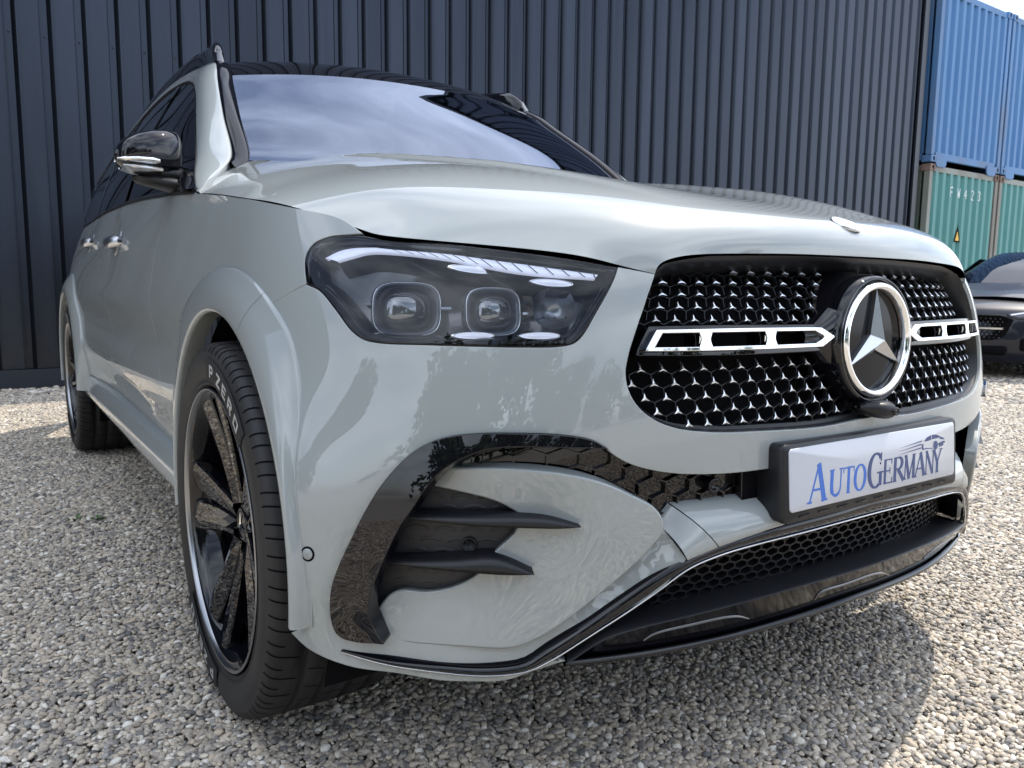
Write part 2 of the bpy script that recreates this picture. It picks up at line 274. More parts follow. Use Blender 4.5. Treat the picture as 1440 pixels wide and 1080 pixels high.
TR={'grille': [(0.0728, 0.9464), (-0.1256, 0.9454), (-0.2903, 0.942), (-0.4307, 0.9365), (-0.4648, 0.9313), (-0.4909, 0.9196), (-0.5024, 0.9051), (-0.5098, 0.8768), (-0.5149, 0.8466), (-0.5228, 0.8146), (-0.5341, 0.7827), (-0.5417, 0.7562), (-0.5405, 0.7317), (-0.5292, 0.7078), (-0.5043, 0.6864), (-0.4644, 0.6704), (-0.3952, 0.6598), (-0.2693, 0.6533), (-0.1294, 0.649), (0.0206, 0.6482)],
 'head': [(-1.0954, 0.8878), (-1.1107, 0.9116), (-1.1156, 0.9318), (-1.102, 0.952), (-1.0654, 0.9645), (-1.0289, 0.9672), (-0.9931, 0.9658), (-0.9373, 0.9579), (-0.8211, 0.9499), (-0.7082, 0.9371), (-0.6393, 0.928), (-0.5645, 0.9159, 1), (-0.5737, 0.8819), (-0.5888, 0.8428), (-0.6004, 0.8181), (-0.6146, 0.8023), (-0.6361, 0.7963), (-0.6962, 0.7943), (-0.7672, 0.7945), (-0.8412, 0.7946), (-0.9212, 0.7947), (-0.9517, 0.7993), (-0.9758, 0.812), (-1.0105, 0.8408), (-1.0577, 0.8725)],
 'hoodedge': [(-0.5025, 0.9062), (-0.5665, 0.9195), (-0.6396, 0.935), (-0.7094, 0.9476), (-0.8234, 0.9599), (-0.9212, 0.9679), (-0.9875, 0.9726), (-1.0467, 0.9961), (-1.1564, 1.0177), (-1.3841, 1.0495), (-1.807, 1.0943)],
 'strip': [(-0.5785, 0.6438), (-0.5619, 0.6301), (-0.5369, 0.6169), (-0.4983, 0.6052), (-0.4487, 0.5968), (-0.3736, 0.5913), (-0.2955, 0.5894)],
 'wing_out': [(-0.5782, 0.6441, 1), (-0.5995, 0.657), (-0.644, 0.6661), (-0.7105, 0.669), (-0.7674, 0.6668), (-0.8088, 0.6596), (-0.8403, 0.646), (-0.8685, 0.6231), (-0.9006, 0.585), (-0.9263, 0.543), (-0.955, 0.4886), (-0.9801, 0.4448), (-0.995, 0.4128), (-1.0004, 0.3771), (-0.9948, 0.3477), (-0.9826, 0.3354), (-0.9435, 0.3295), (-0.8976, 0.331, 1)],
 'wing_in': [(-0.8976, 0.331, 1), (-0.9121, 0.3556), (-0.9182, 0.3768), (-0.913, 0.4124), (-0.8968, 0.4523), (-0.8808, 0.4876), (-0.8632, 0.5261), (-0.8464, 0.5529), (-0.8273, 0.5866), (-0.8048, 0.6138), (-0.7786, 0.6315), (-0.7458, 0.6455), (-0.7096, 0.6498), (-0.6602, 0.6487), (-0.6165, 0.6464), (-0.5782, 0.6441, 1)],
 'band_low': [(-0.8118, 0.6087), (-0.7307, 0.6093), (-0.6352, 0.6006), (-0.5687, 0.5801), (-0.5136, 0.5471), (-0.4631, 0.5141), (-0.4239, 0.5231), (-0.3549, 0.528), (-0.2805, 0.5307)],
 'panel': [(-0.8179, 0.6085, 1), (-0.7875, 0.6102), (-0.7068, 0.6109), (-0.6306, 0.602), (-0.5796, 0.5877), (-0.5365, 0.567), (-0.5023, 0.547), (-0.4892, 0.5277), (-0.4887, 0.5106), (-0.502, 0.4899), (-0.5775, 0.4104), (-0.6417, 0.3528), (-0.678, 0.3311), (-0.6989, 0.326), (-0.7825, 0.3287), (-0.8535, 0.3264), (-0.893, 0.327), (-0.9126, 0.3429), (-0.9276, 0.357, 1)],
 'vent': [(-0.9276, 0.3578, 1), (-0.9287, 0.3978), (-0.9113, 0.4396), (-0.8939, 0.4768), (-0.8748, 0.5174), (-0.8567, 0.5457), (-0.837, 0.5793, 1), (-0.7861, 0.5759), (-0.745, 0.5672), (-0.7194, 0.5578), (-0.694, 0.5421, 1), (-0.6928, 0.5133), (-0.7267, 0.4712), (-0.7492, 0.4375), (-0.7862, 0.4145), (-0.8327, 0.4026), (-0.8906, 0.3988)],
 'lip_top': [(-0.9055, 0.3427), (-0.8921, 0.3307), (-0.826, 0.3316), (-0.6995, 0.3293), (-0.681, 0.3332), (-0.6413, 0.3563), (-0.5775, 0.41), (-0.5145, 0.4565), (-0.4782, 0.485), (-0.4727, 0.508)],
 'black_top': [(-1.0517, 0.3195), (-0.9851, 0.3089), (-0.9004, 0.3013), (-0.8031, 0.2998), (-0.7146, 0.2971), (-0.6742, 0.3025), (-0.6427, 0.3246), (-0.5933, 0.3611), (-0.5315, 0.406), (-0.487, 0.4353), (-0.4353, 0.4601), (-0.3731, 0.4773), (-0.2917, 0.4894), (-0.2263, 0.4956), (-0.0851, 0.5019)],
 'black_low': [(-1.0518, 0.3182), (-0.9855, 0.3051), (-0.9009, 0.2948), (-0.8031, 0.2905), (-0.7136, 0.2861), (-0.6683, 0.291), (-0.6339, 0.3091), (-0.583, 0.3446), (-0.5176, 0.3869), (-0.477, 0.4132), (-0.4286, 0.4434), (-0.3676, 0.4596), (-0.2892, 0.4681), (-0.2241, 0.4716), (-0.0446, 0.4747), (0.1701, 0.4686)],
 'chin_mid': [(-0.6107, 0.309), (-0.5613, 0.3444), (-0.51, 0.3529), (-0.4325, 0.3604), (-0.2054, 0.3745), (0.0916, 0.3719)],
 'mesh_low': [(-0.5528, 0.3357), (-0.4526, 0.3439), (-0.3354, 0.3542), (-0.172, 0.3642), (0.0982, 0.3589)],
 'chin_low': [(-0.6092, 0.3008), (-0.571, 0.2983), (-0.4842, 0.2977), (-0.4158, 0.2977), (-0.3275, 0.3003), (-0.1863, 0.3117), (-0.0105, 0.3388)],
 'bottom': [(-1.1254, 0.3213), (-1.0717, 0.3037), (-1.0027, 0.2944), (-0.9288, 0.2867), (-0.8508, 0.2835), (-0.7686, 0.2804), (-0.7018, 0.2783), (-0.6589, 0.2859), (-0.6087, 0.298)],
 'slot1': [(-0.4845, 0.3195, 1), (-0.4737, 0.3325), (-0.4629, 0.3368), (-0.4027, 0.3425), (-0.3305, 0.3445), (-0.3048, 0.3386), (-0.2689, 0.3244, 1), (-0.307, 0.3344), (-0.3322, 0.3382), (-0.4011, 0.3364), (-0.458, 0.3288), (-0.4722, 0.3265)],
 'slot2': [(-0.1146, 0.3319, 1), (-0.1178, 0.3446), (-0.1023, 0.3511), (0.0319, 0.3531), (0.076, 0.3425), (0.1201, 0.3242, 1), (0.0635, 0.3401), (0.0347, 0.3462), (-0.0905, 0.3466), (-0.1117, 0.3413)],
 'shut': [(-1.0969, 0.8838), (-1.1385, 0.8678), (-1.2237, 0.8227), (-1.3267, 0.7896)],
 'seam1': [(-0.4725, 0.5057), (-0.455, 0.4874), (-0.4353, 0.4601)],
 'seam2': [(-0.4429, 0.5356), (-0.4089, 0.5112), (-0.3731, 0.4773)],
 'sensor_side': [(-1.0544, 0.4634)],
 'sensor_vent': [(-0.764, 0.4881)],
 'sensor_band': [(-0.3516, 0.5681)],
 'hood_emblem': [(0.0284, 1.0082)],
 'flare_front': [(-1.2592, 0.7494), (-1.1992, 0.6898), (-1.1613, 0.6356), (-1.138, 0.5432), (-1.1295, 0.4526), (-1.1267, 0.3818), (-1.1254, 0.3213)],
 'blade1': [(-0.8426, 0.5532), (-0.6968, 0.5492), (-0.6545, 0.5427), (-0.6109, 0.5277), (-0.6207, 0.5234), (-0.6858, 0.5253), (-0.8557, 0.5286)],
 'blade2': [(-0.8765, 0.4768), (-0.7257, 0.4832), (-0.6963, 0.4716), (-0.6758, 0.4595), (-0.6893, 0.4543), (-0.748, 0.4568), (-0.8845, 0.4572)],
 'lamps': [(-0.7833, 0.917), (-0.6606, 0.8966), (-0.7721, 0.8136), (-0.6689, 0.8146), (-0.9051, 0.8674), (-0.7405, 0.865), (-0.6607, 0.8623)],
 'drl': [(-1.0778, 0.9333), (-1.0399, 0.9475), (-0.9692, 0.9511), (-0.865, 0.9446), (-0.7433, 0.9296), (-0.5928, 0.9087), (-0.5973, 0.9012), (-0.7058, 0.9093), (-0.8198, 0.9292), (-0.9181, 0.9397), (-0.9814, 0.9412), (-1.0102, 0.9353), (-1.0451, 0.9272)],
 'fwd_door': [(-2.0881, 1.0103), (-2.1278, 0.9836), (-2.1417, 0.8785), (-2.1572, 0.8398)],
 'gap_fd': [(-1.9292, 1.0765), (-1.9594, 1.0308), (-1.9823, 0.9766), (-2.0069, 0.941), (-2.004, 0.9046), (-1.9865, 0.8612), (-1.9798, 0.8216), (-2.0143, 0.7375), (-2.0066, 0.6769)],
 'gap_dd': [(-3.0384, 1.1434), (-3.0999, 1.0503), (-3.0752, 0.9577), (-2.9846, 0.8849), (-2.8998, 0.8055), (-3.066, 0.717), (-3.0806, 0.6152)],
 'door_low': [(-3.7303, 0.4459), (-3.1253, 0.4342), (-2.4927, 0.4363), (-2.0147, 0.4255)],
 'sill_low': [(-3.6689, 0.3612), (-3.2272, 0.3374), (-2.7812, 0.3289), (-2.2789, 0.3386), (-1.9751, 0.3517)],
 'bodyline': [(-3.0786, 0.6234), (-2.5724, 0.6047), (-2.0597, 0.5929), (-1.9717, 0.6157)]}
def Wof(s,z,off=0.0):
    s=np.asarray(s,float); z=np.asarray(z,float); o=off(s,z) if callable(off) else off
    return W(s,z,o)
def Wof_n(s,z,off=0.0):
    e=1.5e-3; ds=Wof(s+e,z,off)-Wof(s-e,z,off); z1=np.clip(z+e,TZ[0],TZ[-1]); z0=np.clip(z-e,TZ[0],TZ[-1])
    dz=Wof(s,z1,off)-Wof(s,z0,off); n=np.cross(ds,dz); return n/(np.linalg.norm(n,axis=1)[:,None]+1e-12)
def panel(name,outline,m,parent=None,holes=(),off=0.0,gap=.0015,flange=.012,g=.014,raw=False,pos=None,nrm=None,round_=.0016,zs=1.0):
    "body panel: a region of the body surface with rounded, turned-in edges"
    pos=pos or (lambda a,b:Wof(a,b,off)); nrm=nrm or (lambda a,b:Wof_n(a,b,off))
    o=outline if raw else smooth_outline(outline,g*.6)
    o=inset(np.asarray(o,float),gap); hs=[inset(np.asarray(h if raw else smooth_outline(h,g*.6),float),-gap) for h in holes]
    mn=o.min(0); mxx=o.max(0)
    X,Y=np.meshgrid(np.arange(mn[0],mxx[0],g),np.arange(mn[1],mxx[1],g)); P=np.c_[X.ravel(),Y.ravel()]
    ok=inside(P,o)&(dist_poly(P,o)>g*.45)
    for h in hs: ok&=~inside(P,h)&(dist_poly(P,h)>g*.45)
    P=P[ok]; loops=[o]+hs; verts=np.concatenate(loops+[P]); edges=[]; k=0
    for L in loops:
        n=len(L); edges+=[(k+i,k+(i+1)%n) for i in range(n)]; k+=n
    r=delaunay_2d_cdt([Vector(v) for v in verts],edges,[],0,1e-7,True)
    vo=np.array([tuple(v) for v in r[0]]); F=np.array([list(f) for f in r[2]]); c=vo[F].mean(1)
    keep=inside(c,o)
    for h in hs: keep&=~inside(c,h)
    F=F[keep]
    V=pos(vo[:,0],vo[:,1]); N=nrm(vo[:,0],vo[:,1])
    # orient
    fn=np.cross(V[F[:,1]]-V[F[:,0]],V[F[:,2]]-V[F[:,0]]); fl=(fn*N[F[:,0]]).sum(1)<0; F[fl]=F[fl][:,::-1]
    V=[V];N=[N]; faces=[tuple(f) for f in F]; base=len(vo)
    for li,L in enumerate(loops):
        n=len(L); Pb=pos(L[:,0],L[:,1]); Nb=nrm(L[:,0],L[:,1])
        t=np.roll(Pb,-1,0)-np.roll(Pb,1,0); t/=np.linalg.norm(t,axis=1)[:,None]+1e-12
        T=np.cross(t,Nb); T/=np.linalg.norm(T,axis=1)[:,None]+1e-12
        Lin=inset(L,.003 if li==0 else -.003); Pi=pos(Lin[:,0],Lin[:,1]); sg=np.sign(((Pb-Pi)*T).sum(1)); sg=1 if np.median(sg)>0 else -1; T=T*sg
        rows=[(Pb,Nb),(Pb+T*round_*.75-Nb*round_*.3,(Nb+T)*.7071),(Pb+T*round_-Nb*round_*1.2,T),(Pb+T*round_-Nb*(flange+round_),T)]
        for a,b in rows: V.append(a); N.append(b)
        flip=((np.cross(t,-Nb)*T).sum(1).mean()<0)
        for rr in range(3):
            for i in range(n):
                j=(i+1)%n; a=base+rr*n+i; b=base+rr*n+j; c2=base+(rr+1)*n+j; d=base+(rr+1)*n+i
                faces.append((a,b,c2,d) if not flip else (a,d,c2,b))
        base+=4*n
    return obj(name,np.concatenate(V),faces,m,parent,np.concatenate(N))
def X2(l): return [tuple(q) for q in l]
def mir(l): return [(-q[0],)+tuple(q[1:]) for q in l][::-1]
def cflag(q): return (q[0],q[1],1)
WF=(.84,.392); WR=(3.835,.392)     # wheel centres (y,z)
# station s of the side surface at a given y (side only)
_ss=np.linspace(-.75,-4.9,420)
def s_at(y,z):
    yy=W0(_ss,np.full(len(_ss),z))[:,1]; return float(np.interp(y,yy,_ss))
def arc_sz(c,r,a0,a1,n=26):
    "arc of a wheel arch in body coordinates; angle 0 = forward, 90 = up"
    out=[]
    for a in np.linspace(a0,a1,n):
        y=c[0]-r*math.cos(math.radians(a)); z=c[1]+r*math.sin(math.radians(a)); out.append((s_at(y,z),z))
    return out
suv=thing('parked_suv',(0,2.4,0),'large light grey suv with black wheels and a white front plate, filling the foreground','suv')
# ---------- panels on the body surface
he=TR['hoodedge']; hd=TR['head']
i_c=[i for i,q in enumerate(hd) if len(q)>2][0]                 # inner top corner of the headlight
tip=(-1.0969,.8838)
low=[q[:2] for q in hd[i_c+1:]]                                   # inner side, bottom, outer side up to near the tip
gr=TR['grille']; grl=[q for q in gr if q[0]<-.03]
A_arc=arc_sz(WF,.45,62,-13,24)
left=[]
left+=[(0,.5935,0)]+TR['strip'][::-1][0:]                           # strip under the grille, nose centre -> wing tip
left+=[cflag(TR['wing_out'][0])]+TR['wing_out'][1:-1]+[TR['lip_top'][1]+(0,)]
left+=TR['lip_top'][2:]+[cflag(TR['lip_top'][-1]+(0,))]
left=[q if i<len(left)-2 else q for i,q in enumerate(left)]
left+=[TR['seam1'][1],cflag(TR['seam1'][2]+(0,))]
bl=[q for q in TR['black_low'] if -.645<q[0]<-.44][::-1]
left+=bl+[(-.612,.300,1)]
left+=[(q[0],q[1]-.010*min(1,max(0,(1.1+q[0])/.12))*min(1,max(0,(-.63-q[0])/.06))) for q in TR['bottom'][::-1] if -1.10<q[0]<-.64]
left+=[(-1.118,.318,1)]
arcf=[q for q in A_arc[::-1] if q[1]>.328]
left+=[cflag(arcf[0]+(0,))]+arcf[1:-1]+[cflag(arcf[-1]+(0,))]
left+=[TR['shut'][2],TR['shut'][1],cflag(tip+(0,))]
left+=low[::-1]+[cflag(hd[i_c])]+[cflag(he[0]+(0,))]
k0=[i for i,q in enumerate(gr) if abs(q[1]-.9051)<.001][0]
left+=gr[k0+1:-1]
full=left+[(0,.6545)]+mir(left[1:])
full=[tuple(q) for q in full]
# the two corner flags at the very ends of the mirrored chain line up on the centre line
lipw=[(-1.12,.30,-.004),(-.95,.29,-.002),(-.8,.285,0),(-.62,.30,.002),(-.9,.33,-.02),(-.7,.33,-.02),(-.63,.36,-.022),(-.57,.41,-.022),(-.515,.456,-.022),(-.478,.50,-.022),(-.58,.345,.004),(-.52,.386,.006),(-.44,.45,.01),
      (-1.0,.33,-.004),(-1.05,.5,0),(-1.1,.7,0),(-.9,.75,0),(-.7,.75,0),(-.5,.64,0),(-.3,.6,0.0),(0,.6,0),(-.3,.65,0),(0,.65,0),(-.56,.9,0),(-.8,.69,0),(-1.02,.42,0),(-.95,.55,0),(-1.2,.82,0)]
_bf=rbf(lipw)
bump_off=lambda s,z: _bf(-np.abs(s),z)*np.clip((.62-z)/.1,0,1)
front_bumper=panel('front_bumper',full,PAINT,suv,off=bump_off,flange=.014,g=.013)
# shelf under the number plate: outer piece each side, centre piece
bt=TR['black_top']; blo=TR['black_low']
shelf_off=rbf([(-.4745,.5088,-.024),(-.4568,.4889,-.006),(-.4365,.4613,.010),(-.4478,.538,-.030),(-.4132,.5135,-.006),(-.3758,.4789,.012),(-.29,.5306,-.032),(-.29,.49,.014),(-.1,.535,-.035),(-.1,.50,.014),(.1,.535,-.035),(.1,.50,.014),(0,.48,.016),(-.3,.47,.014)])
soff=lambda s,z: shelf_off(-np.abs(s),z)
def shelf(name,top,bot,n):
    a=resample(spline(np.array(top),6),n); b=resample(spline(np.array(bot),6),n); rows=[]
    for t in np.linspace(0,1,11):
        q=a*(1-t)+b*t; rows.append(Wof(q[:,0],q[:,1]+.004*math.sin(math.pi*t),-.032+.043*math.sin(t*math.pi/2)))
    rows.append(Wof(b[:,0],b[:,1]-.004,.004)); rows=[Wof(a[:,0],a[:,1]+.002,-.045)]+rows
    return loft(name,rows,PAINT,suv,flip=True)
s1=shelf('bumper_trim',[(-.4735,.5090),(-.4485,.5375)],[(-.4355,.4590),(-.3768,.4745)],10); mirror(s1)
tc_=[(-.4465,.5385),(-.3627,.5400),(-.2916,.5415),(-.15,.543),(0,.543)]; bc_=[(-.3750,.4748),(-.2969,.4870),(-.2341,.4935),(-.1002,.501),(0,.5025)]
shelf('bumper_trim',tc_+[(-x,z) for x,z in tc_[:-1]][::-1],bc_+[(-x,z) for x,z in bc_[:-1]][::-1],80)
# gloss black blade along the lower opening
def strip_between(name,top,bot,m,offs,parent,n=60,mirrored=True,thick=.02):
    a=resample(spline(np.array([q[:2] for q in top]),6),n); b=resample(spline(np.array([q[:2] for q in bot]),6),n)
    rows=[]
    K=7
    for k in range(K):
        t=k/(K-1); q=a*(1-t)+b*t; tp_=np.clip((1.005-np.abs(q[:,0]))/.25,0.03,1); o=offs(t)*tp_; rows.append(Wof(q[:,0],q[:,1],o))
    rows=[Wof(a[:,0],a[:,1],offs(0)-thick)]+rows+[Wof(b[:,0],b[:,1],offs(1)-thick)]
    o=loft(name,rows,m,parent,flip=True); 
    return o
bt_c=[q for q in bt[1:]]+[(0,.508)]; bl_c=[q for q in blo[1:] if q[0]<-.06]+[(0,.478)]
bl_w=[(q[0],q[1]-.0015*min(1,max(0.05,(1.0+q[0])/.2))) for q in bl_c]
btf=bt_c+mir(bt_c[:-1]); blf=bl_w+mir(bl_w[:-1])
blade=strip_between('splitter_blade',btf,blf,GLOSS,lambda t:.005+.006*math.sin(math.pi*min(t*1.1,1)),suv,n=160,thick=.03)
# thin silver strip stands in for the reflection along the blade's lower edge
q=resample(spline(np.array([p for p in blf]),6),160); 
tp_=np.clip((1.005-np.abs(q[:,0]))/.25,0.02,1)
rows=[Wof(q[:,0],q[:,1]+dz,o*tp_) for dz,o in((.001,.006),(.0008,.0085),(-.0014,.0085),(-.0016,.006))]
loft('edge_glint',rows,SATCHROME,suv,closed_r=False,flip=True)
# gloss black wing around the side intake
wo_=X2(TR['wing_out']); wi_=X2(TR['wing_in'])
wing=[cflag(wo_[0])]+wo_[1:-1]+[cflag(wo_[-1])]+wi_[1:-1]
wing_o=rbf([(q[0],q[1],.007) for q in wo_[::2]]+[(q[0],q[1],.013) for q in wi_[2:-2:2]]+[(-.58,.6445,.006),(-.914,.335,.006),(-.925,.36,.008)])
w1=panel('intake_wing',wing,GLOSS,suv,off=wing_o,gap=.0012,flange=.03,g=.012,round_=.0016); mirror(w1)
# light corner panel inside the wing
pn=TR['panel']; po=[-.03,-.02,-.01,-.004,0,.004,.008,.01,.01,.008,0,-.004,-.006,-.006,-.01,-.016,-.020,-.022,-.024]
vt=TR['vent']
po_s=[(q[0],q[1],o) for q,o in zip(pn,po)]+[(-.75,.56,-.030),(-.66,.53,-.026),(-.69,.50,-.03),(-.73,.44,-.032),(-.78,.395,-.030),(-.86,.37,-.028),(-.6,.50,-.008),(-.62,.45,-.010),(-.72,.38,-.020),(-.56,.53,0.002)]
po_f=rbf(po_s)
vcorner=[cflag(vt[0])]+[(q[0],q[1]) for q in vt[1:6]]+[cflag(vt[6])]+[(q[0],q[1]) for q in vt[7:10]]+[cflag(vt[10])]+[(q[0],q[1]) for q in vt[11:]]
# panel outline following the vent edge instead of the wing
pout=[cflag(pn[0])]+[q[:2] for q in pn[1:-1]]+[cflag((pn[-1][0],pn[-1][1],0))]+[(q[0],q[1]-.0) for q in vt[:0:-1][:5]]+[(vt[11][0],vt[11][1]),(vt[10][0],vt[10][1],1),(vt[9][0],vt[9][1]),(vt[8][0],vt[8][1]),(vt[7][0],vt[7][1]),(vt[6][0],vt[6][1]+.004,1)]
cp=panel('corner_panel',pout,PAINT,suv,off=po_f,gap=.001,flange=.02,g=.012,round_=.004); mirror(cp)
# vent floor with scale pattern, blades
vback=[(q[0]-.01 if i<7 else q[0]+.004,q[1],*q[2:]) for i,q in enumerate(vcorner)]
vb=panel('vent_base',vback,DARKGREY,suv,off=-.050,gap=-.004,g=.014); 
mbv=MB()
vo=smooth_outline(vback,.01); row=0
for zz in np.arange(.392,.60,.0185):
    row+=1
    for ss in np.arange(-.97,-.66,.046):
        c=ss+(.023 if row%2 else 0); arc=np.array([(c+.017*t,zz+.004*(1-t*t)) for t in np.linspace(-1,1,9)])
        if not inside(arc,vo).all(): continue
        lo_=Wof(arc[:,0],arc[:,1],-.050); hi_=Wof(arc[:,0],arc[:,1]+.0012,-.0475); b3=Wof(arc[:,0],arc[:,1]+.006,-.0498)
        n0=len(mbv.V); V=np.concatenate([lo_,hi_,b3]); mbv.add(V,grid_faces(3,9))
sc=mbv.build('scale_pattern',DARKGREY,vb,True); sc['kind']='stuff'
def blade_fin(pts_top,pts_bot,tipq,o_in,o_out):
    "horizontal fin: top and bottom outlines meeting at a tip"
    a=resample(spline(np.array(pts_top+[tipq]),6),24); b=resample(spline(np.array(pts_bot+[tipq]),6),24); m_=(a+b)/2
    t=np.linspace(0,1,24); io=np.full(24,-.055); fo=o_in+(o_out-o_in)*t
    rows=[Wof(a[:,0],a[:,1]-.011*(1-t),io),Wof(a[:,0],a[:,1]-.012*(1-t),fo-.022*(1-t)),Wof(m_[:,0],m_[:,1]-.007*(1-t),fo+.001),Wof(b[:,0],b[:,1],fo),Wof(b[:,0],b[:,1]+.002,io)]
    o=loft('vent_blade',rows,SATIN,suv,flip=True); return o
f1=blade_fin([(-.905,.553),(-.8496,.55),(-.76,.5478),(-.6983,.5459),(-.6553,.5403)],[(-.915,.528),(-.8636,.530),(-.76,.5275),(-.6867,.5258),(-.6400,.5245)],(-.6113,.5260),-.018,.006)
f2=blade_fin([(-.935,.470),(-.8863,.472),(-.79,.4765),(-.7274,.4783),(-.6968,.4669)],[(-.945,.453),(-.8949,.4560),(-.80,.4550),(-.7508,.4540),(-.70,.4525)],(-.6720,.4535),-.018,.004)
mirror(vb); mirror(f1); mirror(f2)
def disc(name,s,z,off,r,h,m,parent,seg=28,ring=None):
    c=Wof([s],[z],off)[0]; n=Wof_n(np.array([s]),np.array([z]),off)[0]; u=np.cross([0,0,1],n); u/=np.linalg.norm(u); v=np.cross(n,u)
    rows=[]
    for rr,hh in ([(r,-.01),(r,h*.8),(r*.96,h),(.001,h)] if not ring else [(r,-.01),(r,h*.8),(r*.95,h),(r*ring,h),(r*ring*.97,h*.3),(.001,h*.3)]):
        rows.append([c+n*hh+rr*(math.cos(t)*u+math.sin(t)*v) for t in np.linspace(0,2*math.pi,seg,endpoint=False)])
    return loft(name,rows,m,parent,closed_c=True,flip=False)
d1=disc('parking_sensor',-.7672,.483,-.050,.0125,.005,SATIN,suv,ring=.7); mirror(d1)
ssd=TR['sensor_side'][0]; d1=disc('parking_sensor',ssd[0],ssd[1],.0,.0090,.0022,PAINT,suv); mirror(d1)
d2=disc('sensor_ring',ssd[0],ssd[1],.0,.0122,.0012,VOID,suv); mirror(d2)
# dark shell behind every opening of the nose
ss=np.linspace(-1.02,1.02,90); zz=np.linspace(.30,1.0,24); 
rows=[Wof(ss,np.full(90,z),-.085 if z<.93 else -.085-(z-.93)*1.2) for z in zz]
loft('nose_backing',rows,VOID,suv)
# honeycomb helper on the body surface
def honeycomb(name,poly,w,h,rib,o_front,o_back,m,parent,keep=None,shift=0.0,pos=None,scale=False):
    pos=pos or (lambda a,b,o:Wof(a,b,o))
    mb=MB(); poly=np.asarray(poly); mn=poly.min(0); mxx=poly.max(0); seen=set(); segs=[]
    ny=int((mxx[1]-mn[1])/(h*.75))+3
    for j in range(-1,ny):
        cz=mn[1]+j*h*.75
        for i in range(-1,int((mxx[0]-mn[0])/w)+3):
            cs=mn[0]+i*w+(w/2 if j%2 else 0)+shift
            P=[(cs,cz+h/2),(cs+w/2,cz+h/4),(cs+w/2,cz-h/4),(cs,cz-h/2),(cs-w/2,cz-h/4),(cs-w/2,cz+h/4)]
            for a,b in zip(P,P[1:]+P[:1]):
                k=tuple(sorted([(round(a[0],4),round(a[1],4)),(round(b[0],4),round(b[1],4))]))
                if k in seen: continue
                seen.add(k); segs.append((a,b))
    A=np.array(segs); mid=A.mean(1); ok=inside(mid,poly)
    for (a,b),k in zip(A,ok):
        if not k: continue
        t=(b-a); t/=np.linalg.norm(t); n=np.array([-t[1],t[0]])*rib/2
        q=np.array([a+n,a-n,b-n,b+n]); f=pos(q[:,0],q[:,1],o_front); bk=pos(q[:,0],q[:,1],o_back)
        mb.add(np.concatenate([f,bk]),[(0,1,2,3),(0,4,5,1),(1,5,6,2),(2,6,7,3),(3,7,4,0)])
    o=mb.build(name,m,parent); o['kind']='stuff'; return o
# honeycomb band between the strip and the corner panel
band=[(-.833,.600)]+[(q[0],q[1]) for q in wi_[8:-1]]+[(-.5804,.6450)]+[q for q in TR['strip'][1:]]+[(-.25,.594),(-.25,.53)]+[q for q in TR['band_low'][::-1]]
bandp=smooth_outline([(q[0],q[1]+ (.004 if i>20 else 0)) for i,q in enumerate(band)],.01)
bb=panel('band_base',bandp,GLOSS,suv,raw=True,off=-.040,gap=-.01,g=.016)
hb=honeycomb('honeycomb_band',bandp,.050,.036,.0026,-.033,-.042,GLOSS,bb)
mirror(bb)
cb=[(-.30,.60,1),(-.30,.53,1),(.30,.53,1),(.30,.60,1)]
panel('band_centre',cb,GLOSS,suv,off=-.022,gap=0,g=.03)
d3=disc('parking_sensor',-.3636,.567,-.030,.0125,.010,GLOSS,suv,ring=.7); mirror(d3)
# ---------- lower intake and chin
def lowoff(s,z): return 0
lm=[(-.575,.345),(-.5,.395),(-.45,.435),(-.40,.452),(-.30,.462),(-.15,.468),(0,.471)]
lmf=lm+mir(lm[:-1])+[(.55,.338),(.45,.346),(.30,.358),(.15,.366),(0,.368),(-.15,.366),(-.30,.358),(-.45,.346),(-.55,.338)]
lmp=smooth_outline(lmf,.012)
lb=panel('lower_grille',lmp,SATIN,suv,raw=True,off=-.062,gap=-.012,g=.02)
lmi=np.array([q for q in lmp]); 
core=smooth_outline([(-.44,.350),(-.47,.372),(-.43,.42),(-.36,.450),(-.2,.460),(0,.463),(.2,.460),(.36,.450),(.43,.42),(.47,.372),(.44,.350),(.2,.366),(0,.370),(-.2,.366)],.012)
honeycomb('mesh',core,.029,.0190,.0034,-.044,-.057,SATIN,lb)
# shallow scales left and right of the open mesh
mbv=MB(); row=0
for zz in np.arange(.345,.47,.0105):
    row+=1
    for ss in np.arange(-.60,-.38,.029):
        c=ss+(.0145 if row%2 else 0); arc=np.array([(c+.0125*t,zz+.004*(1-t*t)) for t in np.linspace(-1,1,7)])
        if not inside(arc,lmp).all() or inside(arc[3:4],core)[0]: continue
        V=np.concatenate([Wof(arc[:,0],arc[:,1],-.052),Wof(arc[:,0],arc[:,1]+.0012,-.049),Wof(arc[:,0],arc[:,1]+.004,-.0518)]); mbv.add(V,grid_faces(3,7))
        V=V*np.array([-1,1,1]); mbv.add(V,grid_faces(3,7,flip=True))
x=mbv.build('scale_pattern',SATIN,lb,True); x['kind']='stuff'
